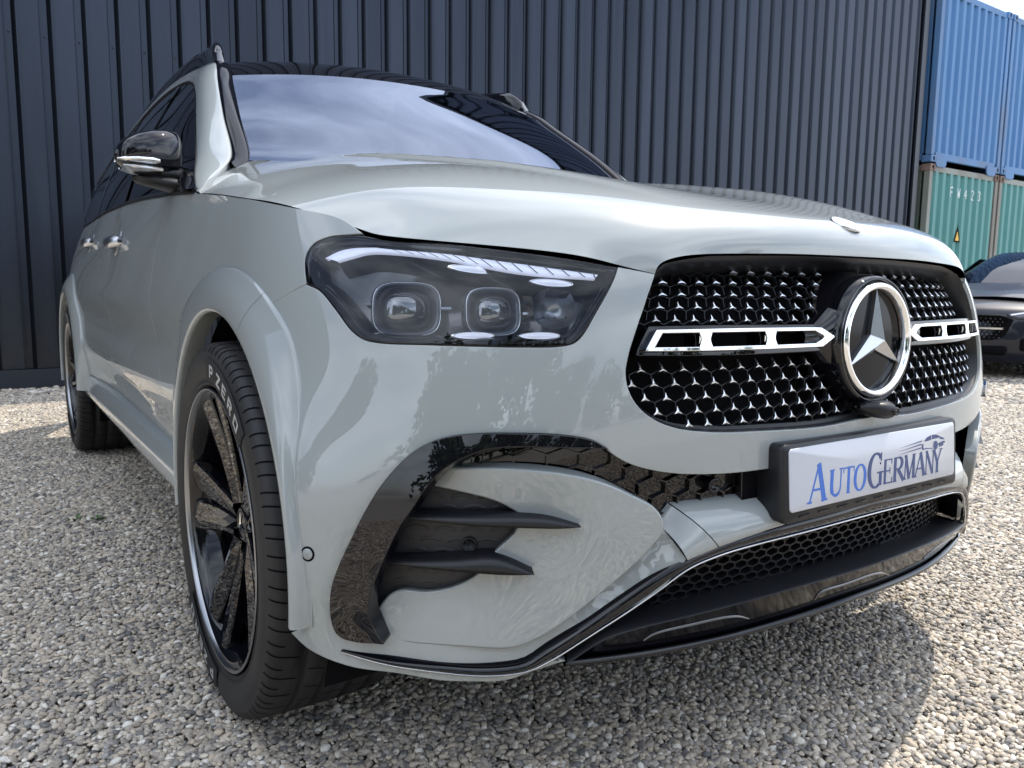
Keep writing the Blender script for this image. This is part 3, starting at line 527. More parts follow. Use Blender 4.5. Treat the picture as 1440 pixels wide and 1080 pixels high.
# recess walls of the intake: upper wall from blade to mesh, ledge below
up=[(-.622,.305)]+[(q[0],q[1]) for q in blo[::-1] if -.64<q[0]<-.06][::-1]+[(0,.474)]
upf=np.array(up+mir(up[:-1])); a=resample(spline(upf,6),120)
b=a.copy(); b[:,1]-=.006
loft('intake_roof',[Wof(a[:,0],a[:,1]-.004,.004),Wof(b[:,0],b[:,1],-.02),Wof(b[:,0],b[:,1]-.003,-.064)],GLOSS,suv,flip=True)
cm=[(-.612,.303),(-.5613,.338),(-.51,.3500),(-.4325,.3580),(-.2055,.3735),(0,.3765)]; cmf=np.array(cm+mir(cm[:-1])); a=resample(spline(cmf,8),120)
cl=[(-.612,.2995),(-.571,.2983),(-.4844,.2978),(-.3276,.3004),(-.1862,.306),(0,.312)]; clf=np.array(cl+mir(cl[:-1])); c=resample(spline(clf,8),120)
ml=[(-.60,.305),(-.553,.332),(-.4527,.3441),(-.3354,.3543),(-.1722,.3625),(0,.365)]; mlf=np.array(ml+mir(ml[:-1])); mm=resample(spline(mlf,8),120)
loft('intake_ledge',[Wof(mm[:,0],mm[:,1]+.006,-.066),Wof(mm[:,0],mm[:,1]+.004,-.045),Wof(a[:,0],a[:,1]+.002,.010),Wof(a[:,0],a[:,1],.014)],SATIN,suv,flip=True)
rows=[]
for t in np.linspace(0,1,9):
    q=a*(1-t)+c*t; rows.append(Wof(q[:,0],q[:,1],.014-.022*t+.004*t*t))
chin=loft('chin',rows,CHINB,suv,flip=True)
rows=[Wof(c[:,0],c[:,1],.000),Wof(c[:,0],c[:,1]-.0005,.0075),Wof(c[:,0],c[:,1]-.007,.0085),Wof(c[:,0],c[:,1]-.011,.002),Wof(c[:,0],c[:,1]-.02,-.12),Wof(c[:,0],c[:,1]-.02,-.35)]
loft('chin_edge',rows,GLOSS,suv,flip=True)
def slot(pts):
    q=spline(np.array(pts),8); t=np.linspace(0,1,len(q)); w=.0030*np.sin(np.pi*np.clip(t*.92+.06,0,1))**.5
    # offset follows the chin surface
    def co(s,z):
        az=np.interp(s,a[:,0],a[:,1]); cz=np.interp(s,c[:,0],c[:,1]); tt=np.clip((az-z)/(az-cz),0,1); return .014-.022*tt+.004*tt*tt
    R=[]
    for dz,e in((w,0.0),(w*.4,.0026),(-w*.4,.0026),(-w,0.0)): z=q[:,1]+dz; R.append(W(q[:,0],z,co(q[:,0],z)+e))
    return loft('chin_rib',R,PIN_DARK,chin,flip=True)
PIN_DARK=mat('rib_grey',(.10,.105,.115),.22,.3,.6,.05)
x=slot([(-.4853,.3190),(-.4700,.3310),(-.40,.3385),(-.333,.3405),(-.30,.336),(-.269,.3245)])
slot([(.4853,.3190),(.4700,.3310),(.40,.3385),(.333,.3405),(.30,.336),(.269,.3245)][::-1])
slot([(-.1150,.3290),(-.110,.3450),(-.05,.3475),(.032,.3490),(.075,.341),(.115,.325)])
# ---------- hood: spline grid, front lip -> windscreen
def he_pt(i): q=TR['hoodedge'][i]; return tuple(Wof([q[0]],[q[1]],0)[0]*np.array([-1,1,1]))
HE=[he_pt(i) for i in range(11)]
HR=[
 [(0,.064,.945),(.18,.070,.9445),(.33,.088,.941),(.42,.101,.935),(.462,.110,.922),HE[0]],
 [(0,.066,.966),(.19,.074,.966),(.345,.095,.962),(.45,.118,.952),(.505,.138,.938),HE[1]],
 [(0,.088,.996),(.195,.098,.996),(.36,.122,.991),(.485,.158,.980),(.565,.195,.962),HE[2]],
 [(0,.155,1.024),(.20,.165,1.025),(.385,.19,1.022),(.53,.235,1.010),(.64,.285,.986),(.73,.328,.9545)],
 [(0,.30,1.062),(.20,.31,1.066),(.405,.33,1.066),(.575,.37,1.050),(.71,.41,1.018),HE[6]],
 [(0,.55,1.108),(.205,.55,1.115),(.42,.56,1.120),(.61,.57,1.100),(.76,.58,1.062),HE[8]],
 [(0,.85,1.150),(.21,.85,1.159),(.435,.85,1.170),(.64,.84,1.142),(.79,.83,1.096),HE[9]],
 [(0,1.12,1.185),(.215,1.12,1.196),(.45,1.11,1.206),(.66,1.08,1.176),(.81,1.04,1.124),(.896,1.03,1.077)],
 [(0,1.33,1.200),(.22,1.34,1.208),(.46,1.36,1.218),(.64,1.39,1.214),(.735,1.43,1.205),(.897,1.235,1.097)],
]
H=np.array(HR); nr_,nc_=H.shape[:2]
Hf=np.concatenate([H[:,:0:-1]*np.array([-1,1,1]),H],1)
Hf[:, :, :]=Hf
tr_=np.concatenate([[0],np.cumsum(np.linalg.norm(np.diff(H[:,2],axis=0),axis=1)*.8+.02)]); tcn=np.array([0,.2,.4,.58,.73,.85]); tcf=np.concatenate([-tcn[:0:-1],tcn])
MR=second_matrix(tr_); MC=second_matrix(tcf)
def Hpt(a,b):
    A=basis(tcf,MC,a); B=basis(tr_,MR,b); P=np.einsum('ki,ijd,kj->kd',B,Hf,A); return P
def crease(P,a,b):
    "raised power dome edges"
    return P
NA,NB=121,100
av=np.linspace(tcf[0],tcf[-1],NA); av=np.sign(av)*np.abs(av/.85)**.92*.85; bv=tr_[-1]*np.linspace(0,1,NB)**1.25
AA,BB=np.meshgrid(av,bv); a_=AA.ravel(); b_=BB.ravel()
P=Hpt(a_,b_); e=1e-3
du=Hpt(np.clip(a_+e,-.85,.85),b_)-Hpt(np.clip(a_-e,-.85,.85),b_); dv=Hpt(a_,np.clip(b_+e,0,tr_[-1]))-Hpt(a_,np.clip(b_-e,0,tr_[-1]))
N=np.cross(du,dv); N/=np.linalg.norm(N,axis=1)[:,None]
# power dome: a soft ridge running forward from the windscreen corners
yy=P[:,1]; xc=.30+.27*np.clip((yy-.15)/1.1,0,1); dd=np.abs(P[:,0])-xc
amp=.010*np.clip((yy-.20)/.45,0,1)**1.0
prof=np.where(dd<0,np.exp(-(dd/.17)**2),np.exp(-(dd/.028)**2))
P=P+N*(amp*prof)[:,None]
G=P.reshape(NB,NA,3); du=np.gradient(G,axis=1); dv=np.gradient(G,axis=0); N=np.cross(du,dv); N/=np.linalg.norm(N,axis=2)[:,:,None]+1e-12
V=[G.reshape(-1,3)]; NN=[N.reshape(-1,3)]; F=grid_faces(NB,NA)
loop=[r*NA for r in range(NB-1,0,-1)]+list(range(0,NA))+[r*NA+NA-1 for r in range(1,NB)]
Lp=V[0][loop]; Ln=NN[0][loop]; t=np.gradient(Lp,axis=0); t/=np.linalg.norm(t,axis=1)[:,None]+1e-12; T=np.cross(t,Ln); cen=np.array([0,.8,1.0])
T*=np.sign(((Lp-cen)*T).sum(1))[:,None]; base=len(V[0]); n=len(loop)
for pz,nz_ in((Lp,Ln),(Lp+T*.0012-Ln*.0006,(Ln+T)*.707),(Lp+T*.0014-Ln*.0022,T),(Lp+T*.0008-Ln*.016,T)): V.append(pz); NN.append(nz_)
for rr in range(3):
    for i in range(n-1): F.append((base+rr*n+i,base+rr*n+i+1,base+(rr+1)*n+i+1,base+(rr+1)*n+i))
hood=obj('hood',np.concatenate(V),F,PAINT,suv,np.concatenate(NN))
# dark seal between hood and headlights / fenders
sq=np.array([TR['hoodedge'][i] for i in range(11)]); sq=spline(sq,6)
for sgn in (1,-1):
    rows=[Wof(sgn*sq[:,0],sq[:,1]+dz,o) for dz,o in((.012,-.016),(.0,-.013),(-.02,-.013),(-.03,-.02))]
    loft('hood_seal',rows,VOID,suv,flip=sgn>0)
# ---------- fenders, doors, quarters
gfd=[(s_at(y,z),z) for y,z in((1.50,1.118),(1.52,1.05),(1.545,.98),(1.56,.90),(1.565,.80),(1.545,.70),(1.50,.60),(1.45,.50),(1.42,.445))]
gdd=[(s_at(y,z),z) for y,z in((2.38,1.163),(2.42,1.08),(2.45,1.0),(2.46,.90),(2.46,.78),(2.45,.66),(2.44,.55),(2.44,.452))]
rdr=[(s_at(y,z),z) for y,z in((3.50,1.170),(3.55,1.08),(3.56,1.0),(3.50,.93),(3.40,.84))]
def S(y,z,c=0): return (s_at(y,z),z,c)
he_side=[q for q in TR['hoodedge'][6:]]
tipT=(-1.1157,.9318)
fender=[(tip[0],tip[1]+.001,1),(-1.1107,.9116),tipT,(-1.1019,.952),(-1.0654,.9645),(-1.0289,.9672),(he_side[0][0]-.006,he_side[0][1]-.004,1)]
fender+=he_side[1:-1]+[(he_side[-1][0],he_side[-1][1],1)]+[S(1.27,1.108,1),S(1.38,1.113),(gfd[0][0],gfd[0][1],1)]+gfd[1:-1]+[(gfd[-1][0],gfd[-1][1],1),S(1.30,.44,0)]
ar=arc_sz(WF,.45,178,62,24); fender+=[(ar[0][0],ar[0][1],1)]+ar[1:-1]+[(ar[-1][0],ar[-1][1],1),TR['shut'][2],TR['shut'][1]]
fr=panel('front_fender',fender,PAINT,suv,gap=.0017,g=.018); mirror(fr)
d_f=[(gfd[0][0],gfd[0][1],1)]+[S(1.8,1.137),S(2.1,1.153),(gdd[0][0],gdd[0][1],1)]+gdd[1:-1]+[(gdd[-1][0],gdd[-1][1],1),S(2.0,.449),S(1.7,.447),(gfd[-1][0],gfd[-1][1],1)]+gfd[-2:0:-1]
fd=panel('front_door',d_f,PAINT,suv,gap=.002,g=.022)
ar=arc_sz(WR,.46,158,62,20)
arr=arc_sz(WR,.46,25,62,12)
d_r=[(gdd[0][0],gdd[0][1],1),S(2.8,1.170),S(3.2,1.172),(rdr[0][0],rdr[0][1],1)]+rdr[1:-1]+[(arr[-1][0],arr[-1][1],1)]+arr[-2:0:-1]+[(arr[0][0],arr[0][1],1),S(3.36,.455,1),S(3.0,.453),S(2.7,.452),(gdd[-1][0],gdd[-1][1],1)]+gdd[-2:0:-1]
rd=panel('rear_door',d_r,PAINT,suv,gap=.002,g=.022)
ar2=arc_sz(WR,.46,62,182,22)
zt=1.172
tail=[(rdr[0][0],rdr[0][1],1),S(4.0,zt),S(4.3,zt),(-5.0,zt),(-5.6,zt,1),(-5.6,.32,1),(-5.0,.32),S(4.5,.34),S(4.35,.36,0),(ar2[-1][0],ar2[-1][1],1)]+ar2[-2:0:-1]+[(ar2[0][0],ar2[0][1],1)]+rdr[-2:0:-1]
tq=panel('rear_quarter',tail,PAINT,suv,gap=.002,g=.03)
for o_ in (fd,rd,tq): pass
# inner dark backing so that gaps and arches stay dark
ss=np.linspace(-4.9,-1.95,90); rows=[Wof(ss,np.full(90,z),-.03) for z in np.linspace(.84,1.13,6)]
bk=loft('side_backing',rows,VOID,suv); mirror(bk)
ss=np.linspace(-1.97,-1.30,30); rows=[Wof(ss,np.full(30,z),-.03) for z in (.84,.9,.96,1.0)]
bk=loft('side_backing',rows,VOID,suv); mirror(bk)
ss=np.array([s_at(y,.5) for y in np.linspace(1.32,3.33,40)]); rows=[Wof(ss,np.full(40,z),-.03) for z in np.linspace(.40,.86,6)]
bk=loft('side_backing',rows,VOID,suv); mirror(bk)
# sill
sy=np.linspace(1.235,3.415,60)
def sill_row(z,x0,bulge=0): return np.array([(-(x0+.010*math.sin((y-1.2)/2.2*math.pi)*0+bulge),y,z) for y in sy])
rows=[sill_row(.452,.905),sill_row(.449,.936),sill_row(.43,.946),sill_row(.405,.958),sill_row(.375,.962),sill_row(.352,.952),sill_row(.338,.930),sill_row(.325,.86),sill_row(.32,.70)]
sl_=loft('sill',rows,PAINT,suv,flip=True,cap=False); mirror(sl_)
# ---------- wheel arch trims
def flare(c,a0,a1,xl,rear=False,n=60,name='arch_trim'):
    rows=[[] for _ in range(10)]
    for a in np.linspace(a0,a1,n):
        ca,sa=math.cos(math.radians(a)),math.sin(math.radians(a))
        def pt(r,x=None,o=0):
            y=c[0]-r*ca; z=c[1]+r*sa
            if x is None: s=s_at(y,z); p=Wof([s],[z],o)[0]; return p
            return np.array([-x,y,z])
        lowf=np.clip((25-a)/25,0,1)+np.clip((a-158)/22,0,1)*1.0
        lf=np.clip((56-a)/42,0,1); lf=lf*lf*(3-2*lf); ro=.525-.066*lf-.045*np.clip((a-158)/22,0,1) if not rear else .535-.045*lowf
        kf=np.clip((a-8)/50,0,1) if not rear else 1.0; kf=kf*kf*(3-2*kf); p0=pt(ro,None,-.004*kf-.0006); p1=pt(ro-.001,None,.004*kf+.0003); pm=pt((ro+.44)/2,None,.0)
        xw=-p1[0]; xm=-pm[0]
        seq=[p0,p1,pt(ro-.006,xw+.0005+.0025*kf)]
        xa=max(xl-.006,xm+.004)
        seq+=[pt(ro*.62+.45*.38,xw*.5+xl*.5+.001),pt(ro*.3+.45*.7,xw*.2+xl*.8+.001),pt(.449,xl),pt(.4405,xl),pt(.4355,xl-.004),pt(.4345,xl-.010),pt(.437,xl-.042)]
        for k,q in enumerate(seq): rows[k].append(q)
    return loft(name,rows,PAINT,suv,flip=True)
fA=flare(WF,-6.5,64.88,.9635); fB=flare(WF,65.0,188,.9635); mirror(fA); mirror(fB)
fC=flare(WR,-2,188,.992,True); mirror(fC)
# wheel wells
def well(c,r=.455,x0=.90,x1=.55):
    rows=[]
    for x in (x0,x1): rows.append([(-x,c[0]-r*math.cos(t),c[1]+r*math.sin(t)) for t in np.linspace(-.4,math.pi+.4,30)])
    rows.append([(-x1,c[0],c[1]) for _ in range(30)])
    o=loft('wheel_well',rows,VOID,suv); mirror(o)
well(WF); well(WR)
mb=MB(); mb.box((0,2.4,.30),(1.1,4.1,.1)); mb.box((0,2.33,.36),(1.72,1.95,.1)); mb.build('underbody',VOID,suv)
# ---------- greenhouse
inner=spline(np.array([(-.897,1.20,1.098),(-.840,1.31,1.150),(-.757,1.44,1.220),(-.722,1.65,1.370),(-.680,1.87,1.512),(-.645,2.03,1.610),(-.603,2.3,1.665),(-.597,2.8,1.705),(-.60,3.4,1.700),(-.605,4.0,1.650),(-.61,4.55,1.560)]),10)
outer=spline(np.array([(-.897,1.225,1.100),(-.868,1.37,1.158),(-.83,1.52,1.228),(-.775,1.76,1.355),(-.715,2.02,1.500),(-.682,2.22,1.580),(-.668,2.45,1.622),(-.662,2.85,1.650),(-.665,3.4,1.640),(-.70,3.95,1.560),(-.745,4.35,1.430)]),10)
n=110; a=resample(inner,n); b=resample(outer,n)
mid=(a+b)/2; nout=np.cross(np.gradient(a,axis=0),b-a); nout/=np.linalg.norm(nout,axis=1)[:,None]; 
nout*=np.sign((nout*np.array([-1,0,.6])).sum(1))[:,None]
tt=np.linspace(0,1,n); bul=.016*np.clip(tt*8,0,1)[:,None]
wd=np.linalg.norm(b-a,axis=1)[:,None]
rows=[a-nout*.02]+[a*(1-t)+b*t+nout*np.minimum(bul,wd*.3)*math.sin(math.pi*t)**.8 for t in (0,.08,.2,.35,.5,.65,.8,.92,1)]+[b-nout*.018]
pil=loft('pillar_frame',rows,PAINT,suv,flip=True); mirror(pil)
# lower front triangle joining fender, hood and pillar
def belt(y):
    z=np.interp(y,[1.2,1.5,1.98,2.37,3.0,4.4],[1.097,1.118,1.147,1.161,1.171,1.172]); s=s_at(y,z); return W0([s],[z])[0]
yb=np.linspace(1.235,4.35,n); bel=np.array([belt(y) for y in yb]); 
up_=np.array([[np.interp(y,b[:,1],b[:,0]),y,np.interp(y,b[:,1],b[:,2])] for y in yb])
up_[:,2]=np.maximum(up_[:,2],bel[:,2]+.001)
def side(u,v,o=0.0,bow=.022):
    "u along the car 0..1, v belt->roof"
    i=np.clip(u,0,1)*(n-1); B=np.stack([np.interp(i,np.arange(n),bel[:,k]) for k in range(3)],1); U=np.stack([np.interp(i,np.arange(n),up_[:,k]) for k in range(3)],1)
    P=B*(1-v[:,None])+U*v[:,None]; P[:,0]-=bow*np.sin(np.pi*np.clip(v,0,1))+o-.0; return P
def u_of(y): return (y-1.235)/(4.35-1.235)
def sidepanel(name,y0b,y0t,y1b,y1t,m,o=0.0,v0=0.02,v1=.97,nu=40,parent=None):
    rows=[]
    for v in np.linspace(v0,v1,14):
        f=(v-v0)/(v1-v0); u=np.linspace(u_of(y0b+(y0t-y0b)*f),u_of(y1b+(y1t-y1b)*f),nu); rows.append(side(u,np.full(nu,v),o))
    x=loft(name,rows,m,parent or suv,flip=True); return x
bs=sidepanel('window_backing',1.24,1.24,4.34,4.34,VOID,-.10,-.04,.98); 
w1_=sidepanel('side_window',1.40,1.40,2.40,2.44,SIDEGLASS,-.004,.0,.985); w2_=sidepanel('side_window',2.50,2.52,3.38,3.30,SIDEGLASS,-.004,.0,.985); w3_=sidepanel('side_window',3.46,3.38,4.2,4.0,SIDEGLASS,-.004,.0,.985)
p1=sidepanel('pillar_cover',2.40,2.44,2.50,2.52,GLOSS,.001,.0,.985,8); p2=sidepanel('pillar_cover',3.38,3.30,3.46,3.38,GLOSS,.001,.0,.985,8); p3=sidepanel('pillar_cover',4.2,4.0,4.34,4.34,PAINT,.004,.0,.99,8)
p0_=sidepanel('mirror_triangle',1.25,1.25,1.405,1.405,GLOSS,.0005,.0,.985,10)
for x in (w1_,w2_,w3_,p1,p2,p3,p0_): mirror(x)
# belt trim
rows=[bel+np.array([-.004,0,z]) for z in (-.004,.004,.012)]; rows[2]=rows[2]+np.array([.012,0,0]); x=loft('belt_trim',rows,SATIN,suv,flip=True); mirror(x)
# window seal around the top
rows=[b+nout*.003-np.array([0,0,.0]),b+np.array([.004,0,-.006])+nout*.002,b+np.array([.006,0,-.014])-nout*.006]; x=loft('window_seal',rows,SATIN,suv,flip=True); mirror(x)
# windscreen and roof
inn=lambda y:np.array([np.interp(y,a[:,1],a[:,0]),y,np.interp(y,a[:,1],a[:,2])])
yl=np.array([1.43,1.50,1.60,1.72,1.85,1.95,2.02]); 
def cross(y,n_=41,fwd=.20,lift=.03,inset_=.035):
    e=inn(y); e[0]+=inset_; rows=[]
    t=np.linspace(-1,1,n_); x=t*abs(e[0]); k=(1-np.abs(t)**2.2)
    return np.stack([x,e[1]-fwd*k,e[2]+lift*k],1)
ws=[]
for y in np.linspace(1.36,2.035,26):
    f=(y-1.36)/.675; ws.append(cross(y,45,.23-.12*f,-.012+.052*f,.036))
_y=2.035+.465*4/17; _g=(_y-2.035)/.45; HB_=cross(_y,45,.12*(1-_g)**1.3,.040+.022*_g,.012+.024*(1-min(1,(_y-2.035)/.2)))
wsc=loft('windscreen',ws[:22],WSGLASS,suv); loft('header_panel',[ws[21]*(1-t)+HB_*t+np.array([0,-.004,.010])*math.sin(math.pi*t) for t in np.linspace(0,1,9)],GLOSS,suv); loft('cowl',[G[-1]+np.array([0,-.01,-.02]),G[-1]+np.array([0,.01,-.016]),[[np.interp(t,np.linspace(-1,1,NA),np.linspace(-.74,.74,NA)),1.44-.22*(1-abs(t)**2.2),1.195] for t in np.linspace(-1,1,NA)]],SATIN,suv)
# ceramic border and header strip
def border(rows_,name,m,lift=.0012):
    return loft(name,[r+np.array([0,-.8,.6])*lift for r in rows_],m,suv)
ed=[]
for k in range(3): ed.append(np.array([r[k] for r in ws])+np.array([0,-.8,.6])*.0015)

ceil=[]
for y in list(np.linspace(2.035,2.5,18))+list(np.linspace(2.58,4.5,24)):
    f=min(1,(y-2.035)/.45); ceil.append(cross(y,45,.12*(1-f)**1.3,.040+.022*f,.012+.024*(1-min(1,(y-2.035)/.2))))
roof=loft('roof',ceil[4:],GLOSS,suv)

# channel trim between windscreen and pillar
e1=np.array([r[0] for r in ws]); e2=np.array([inn(y) for y in np.linspace(1.41,2.035,26)]); e0=e1+np.array([.014,0,0])
x=loft('pillar_trim',[e0+np.array([0,-.001,.001]),e0+np.array([-.003,-.004,.004]),(e1*.8+e2*.2)+np.array([0,-.006,.006]),(e1*.45+e2*.55)+np.array([0,-.007,.006]),(e1*.1+e2*.9)+np.array([0,-.005,.005]),e2+np.array([-.004,.012,-.012])],CHINB,suv,flip=True); mirror(x)
# cabin: floor of the dashboard, seats
mb=MB(); mb.box((0,1.75,1.10),(1.45,.50,.05)); mb.box((0,2.9,1.0),(1.5,3.0,.1)); mb.build('dashboard',VOID,suv)
def seat(x,y):
    mb=MB(); mb.box((x,y,1.15),(.5,.14,.5),Matrix.Rotation(-.25,3,'X')); mb.box((x,y+.07,1.45),(.26,.09,.18),Matrix.Rotation(-.15,3,'X')); o=mb.build('front_seat',LAMPDARK,suv); bevel(o,.04,3)
mb=MB(); mb.box((0,1.80,1.50),(.16,.10,.10)); mb.box((0,1.98,1.44),(.24,.03,.07)); mb.build('mirror_sensor_housing',VOID,suv)
seat(-.38,2.65); seat(.38,2.65)
rows=[(.19*math.cos(t),.19*math.sin(t)) for t in np.linspace(0,2*math.pi,40,endpoint=False)]
M=Matrix.Translation((.38,2.12,1.12))@Matrix.Rotation(math.radians(68),4,'X')
tor=[[tuple(M@Vector((math.cos(u)*(.185+.014*math.cos(v)),math.sin(u)*(.185+.014*math.cos(v)),.014*math.sin(v)))) for v in np.linspace(0,2*math.pi,8,endpoint=False)] for u in np.linspace(0,2*math.pi,36,endpoint=False)]
loft('steering_wheel',tor,SATIN,suv,closed_c=True,closed_r=True)
# roof rails
ry=np.linspace(2.04,4.3,70); rail=[]
for y in ry:
    f=(y-2.04)/2.26; h=.062*min(1,(f*22)**.6)*min(1,((1-f)*12)**.6)+.008; q=inn(y); q=q+np.array([.015,0,0]); w=.020
    lean=-.012
    rail.append([q+np.array([w,0,-.012]),q+np.array([w*.8+lean*.0,0,h*.8]),q+np.array([w*.3,0,h]),q+np.array([-w*.4,0,h]),q+np.array([-w*.9,0,h*.75]),q+np.array([-w*1.1,0,-.012])])
x=loft('roof_rail',rail,GLOSS,suv,cap=True); mirror(x)
# ---------- mirrors
def ell_loft(name,stations,m,parent,seg=28,pw=2.6,flip=False,cap=True):
    rows=[]
    for (cx,cy,cz,rx,rz,ry_) in stations:
        # section plane perpendicular to x : y-z superellipse
        r=[]
        for t in np.linspace(0,2*math.pi,seg,endpoint=False):
            c,s=math.cos(t),math.sin(t); r.append((cx,cy+ry_*np.sign(c)*abs(c)**(2/pw),cz+rz*np.sign(s)*abs(s)**(2/pw)))
        rows.append(r)
    return loft(name,rows,m,parent,closed_c=True,flip=flip,cap=cap)
mz=1.222
mh=ell_loft('mirror_housing',[(-.868,1.535,mz-.004,0,.040,.030),(-.872,1.53,mz-.002,0,.054,.044),(-.885,1.52,mz,0,.060,.058),(-.915,1.51,mz,0,.061,.070),(-.95,1.50,mz-.002,0,.057,.075),(-.985,1.49,mz-.008,0,.050,.072),(-1.012,1.485,mz-.014,0,.040,.060),(-1.028,1.485,mz-.018,0,.026,.040),(-1.034,1.485,mz-.020,0,.010,.016)],GLOSS,suv)
ma=ell_loft('mirror_foot',[(-.80,1.50,1.128,0,.022,.05),(-.85,1.495,1.130,0,.021,.055),(-.90,1.49,1.139,0,.019,.052),(-.95,1.49,1.146,0,.015,.045),(-.985,1.49,1.149,0,.010,.030),(-.995,1.49,1.150,0,.003,.010)],SATIN,suv,pw=2.2)
mt=ell_loft('mirror_neck',[(-.86,1.51,1.165,0,.02,.035),(-.90,1.51,1.168,0,.025,.045),(-.96,1.50,1.168,0,.020,.045),(-.985,1.50,1.17,0,.008,.02)],SATIN,suv,pw=2.2)
ml_=ell_loft('mirror_lamp',[(-.938,1.480,mz-.030,0,.010,.058),(-.955,1.473,mz-.030,0,.014,.060),(-.99,1.475,mz-.030,0,.013,.062),(-1.018,1.480,mz-.030,0,.010,.052),(-1.033,1.484,mz-.029,0,.006,.030)],CHROME,mh,pw=2.2)
me2=ell_loft('mirror_underside',[(-.93,1.485,mz-.050,0,.010,.050),(-.97,1.480,mz-.050,0,.013,.058),(-1.0,1.482,mz-.048,0,.012,.055),(-1.022,1.485,mz-.044,0,.008,.04)],SATCHROME,mh,pw=2.2)
for x in (mh,ma,mt): mirror(x)
# door handles
for (y0,z0,par) in ((2.30,1.020,fd),(3.22,1.055,rd)):
    rows=[]
    for y,o,h in zip(np.linspace(-.115,.115,14),[-.004,.012,.026,.032,.034,.034,.034,.034,.034,.034,.032,.026,.012,-.004],[.010,.016,.018,.019]+[.019]*6+[.018,.018,.016,.010]):
        s=s_at(y0+y,z0); c=W0([s],[z0])[0]; rows.append([c+np.array([-o+dx,0,dz]) for dx,dz in ((.012,h),(0,h),(-.006,h*.4),(-.006,-h*.4),(0,-h),(.012,-h))])
    hnd=loft('door_handle',rows,CHROME if 0 else SATCHROME,par,cap=True)
    disc('handle_recess',s_at(y0,z0),z0,.0008,.045,.0004,PAINT,par)
mirror(fd); mirror(rd)
# ---------- grille
GO=lambda z: -.016-.026*(np.asarray(z)-.66)/.27
grf=[q for q in gr if q[0]<-.03]
gout=[(0,.9455)]+[(q[0],q[1]) for q in grf]+[(0,.6545)]; gfull=gout+mir(gout[1:-1])
gp=smooth_outline(gfull,.008); 
gi=inset(gp,.003); gi2=inset(gp,.005); gi3=inset(gp,.007)
rows=[Wof(gp[:,0],gp[:,1],-.006),Wof(gi[:,0],gi[:,1],-.010),Wof(gi2[:,0],gi2[:,1],-.018),Wof(gi3[:,0],gi3[:,1],GO(gi3[:,1])),Wof(gi3[:,0],gi3[:,1],GO(gi3[:,1])-.03)]
grille=loft('grille',rows,SATIN,suv,closed_c=True)
P0=[(.9335,.0440,0),(.912,.0424,1),(.888,.0405,0),(.864,.0390,1),(.8415,.0378,0),(.762,.0388,1),(.739,.0388,0),(.7165,.0388,1),(.694,.0388,0),(.672,.0388,1)]
stars=[]
for r,(z,p,half) in enumerate(P0):
    for k in range(-16,17):
        s=(k+(.5 if not half else 0))*p; stars.append((r,s,z,p))
V_=[];R_s=.0086
tipsA=[math.pi/2,math.pi*7/6,math.pi*11/6]; innA=[math.pi/6+0,math.pi*5/6,math.pi*3/2]
prof=[]
for t,i in zip(tipsA,[innA[1],innA[2],innA[0]]):
    prof.append((R_s*math.cos(t),R_s*math.sin(t))); prof.append((.0024*math.cos(i),.0024*math.sin(i)))
def star_mesh(name,prof,h,depth,m):
    n=len(prof); V=[(x,y,0) for x,y in prof]+[(0,0,h)]+[(x,y,-depth) for x,y in prof]
    F=[(i,(i+1)%n,n) for i in range(n)]+[(i,i+n+1,(i+1)%n+n+1,(i+1)%n) for i in range(n)]
    return mesh_data(name,V,F,m,smooth=False)
STAR=star_mesh('grille_stud',prof,.0012,.006,PIN)
def frame_at(s,z,off):
    c=Wof(np.array([s]),np.array([z]),off)[0]; nrm=Wof_n(np.array([s]),np.array([z]),lambda a,b:GO(b))[0]
    nrm=nrm+np.array([0,0,.30]); nrm/=np.linalg.norm(nrm); u=np.cross([0,0,1.],nrm); u/=np.linalg.norm(u); v=np.cross(nrm,u); return c,u,v,nrm
def emb_clear(c,r): return math.hypot(c[0],c[2]-.793)<r
pairs_=[]
mb=MB()
def gseg(a,b,w=.0012,o=-.006,d=.008):
    a=np.array(a);b=np.array(b); t=b-a; L=np.linalg.norm(t); t/=L; nn_=np.array([-t[1],t[0]])*w/2
    q=np.array([a+nn_,a-nn_,b-nn_,b+nn_]); f=Wof(q[:,0],q[:,1],GO(q[:,1])+o); k=Wof(q[:,0],q[:,1],GO(q[:,1])+o-d)
    mb.add(np.concatenate([f,k]),[(0,1,2,3),(0,4,5,1),(1,5,6,2),(2,6,7,3),(3,7,4,0)])
inner_g=inset(gp,.008); zs_=[p[0] for p in P0]
nst=0
for r,s,z,p in stars:
    if not inside([(s,z)],inner_g)[0]: continue
    c,u,v,nrm=frame_at(s,z,float(GO(z)))
    if emb_clear(c,.128) or (abs(s)<.045 and z<.705): continue
    k=p/.038; o=bpy.data.objects.new('grille_stud',STAR); COL.objects.link(o); o.parent=grille
    o.matrix_local=Matrix(((u[0]*k,v[0]*k,nrm[0],c[0]),(u[1]*k,v[1]*k,nrm[1],c[1]),(u[2]*k,v[2]*k,nrm[2],c[2]),(0,0,0,1))); nst+=1
for r,s,z,p in stars:
    nz_=zs_[r+1] if r+1<len(zs_) else zs_[r]-.022
    if r==4: nz_=z-.0225
    J=z-(z-nz_)*.36
    for sg in (-1,1):
        j=(s+sg*p/2,J)
        if inside([j],inner_g)[0] and inside([(s,z)],inset(gp,.0))[0] and not (z>.78 and J<.825): gseg((s,z),j)
    # down bar from the junction to the next row
    j=(s+p/2,J); e=(s+p/2,nz_)
    if inside([j],gp)[0] and inside([e],gp)[0] and r!=4: gseg(j,e)
    if r in (0,5): gseg((s,z),(s,min(z+.012,.94)))if inside([(s,z)],inner_g)[0] else None
mb.build('honeycomb_lattice',SATIN,grille)['kind']='stuff'
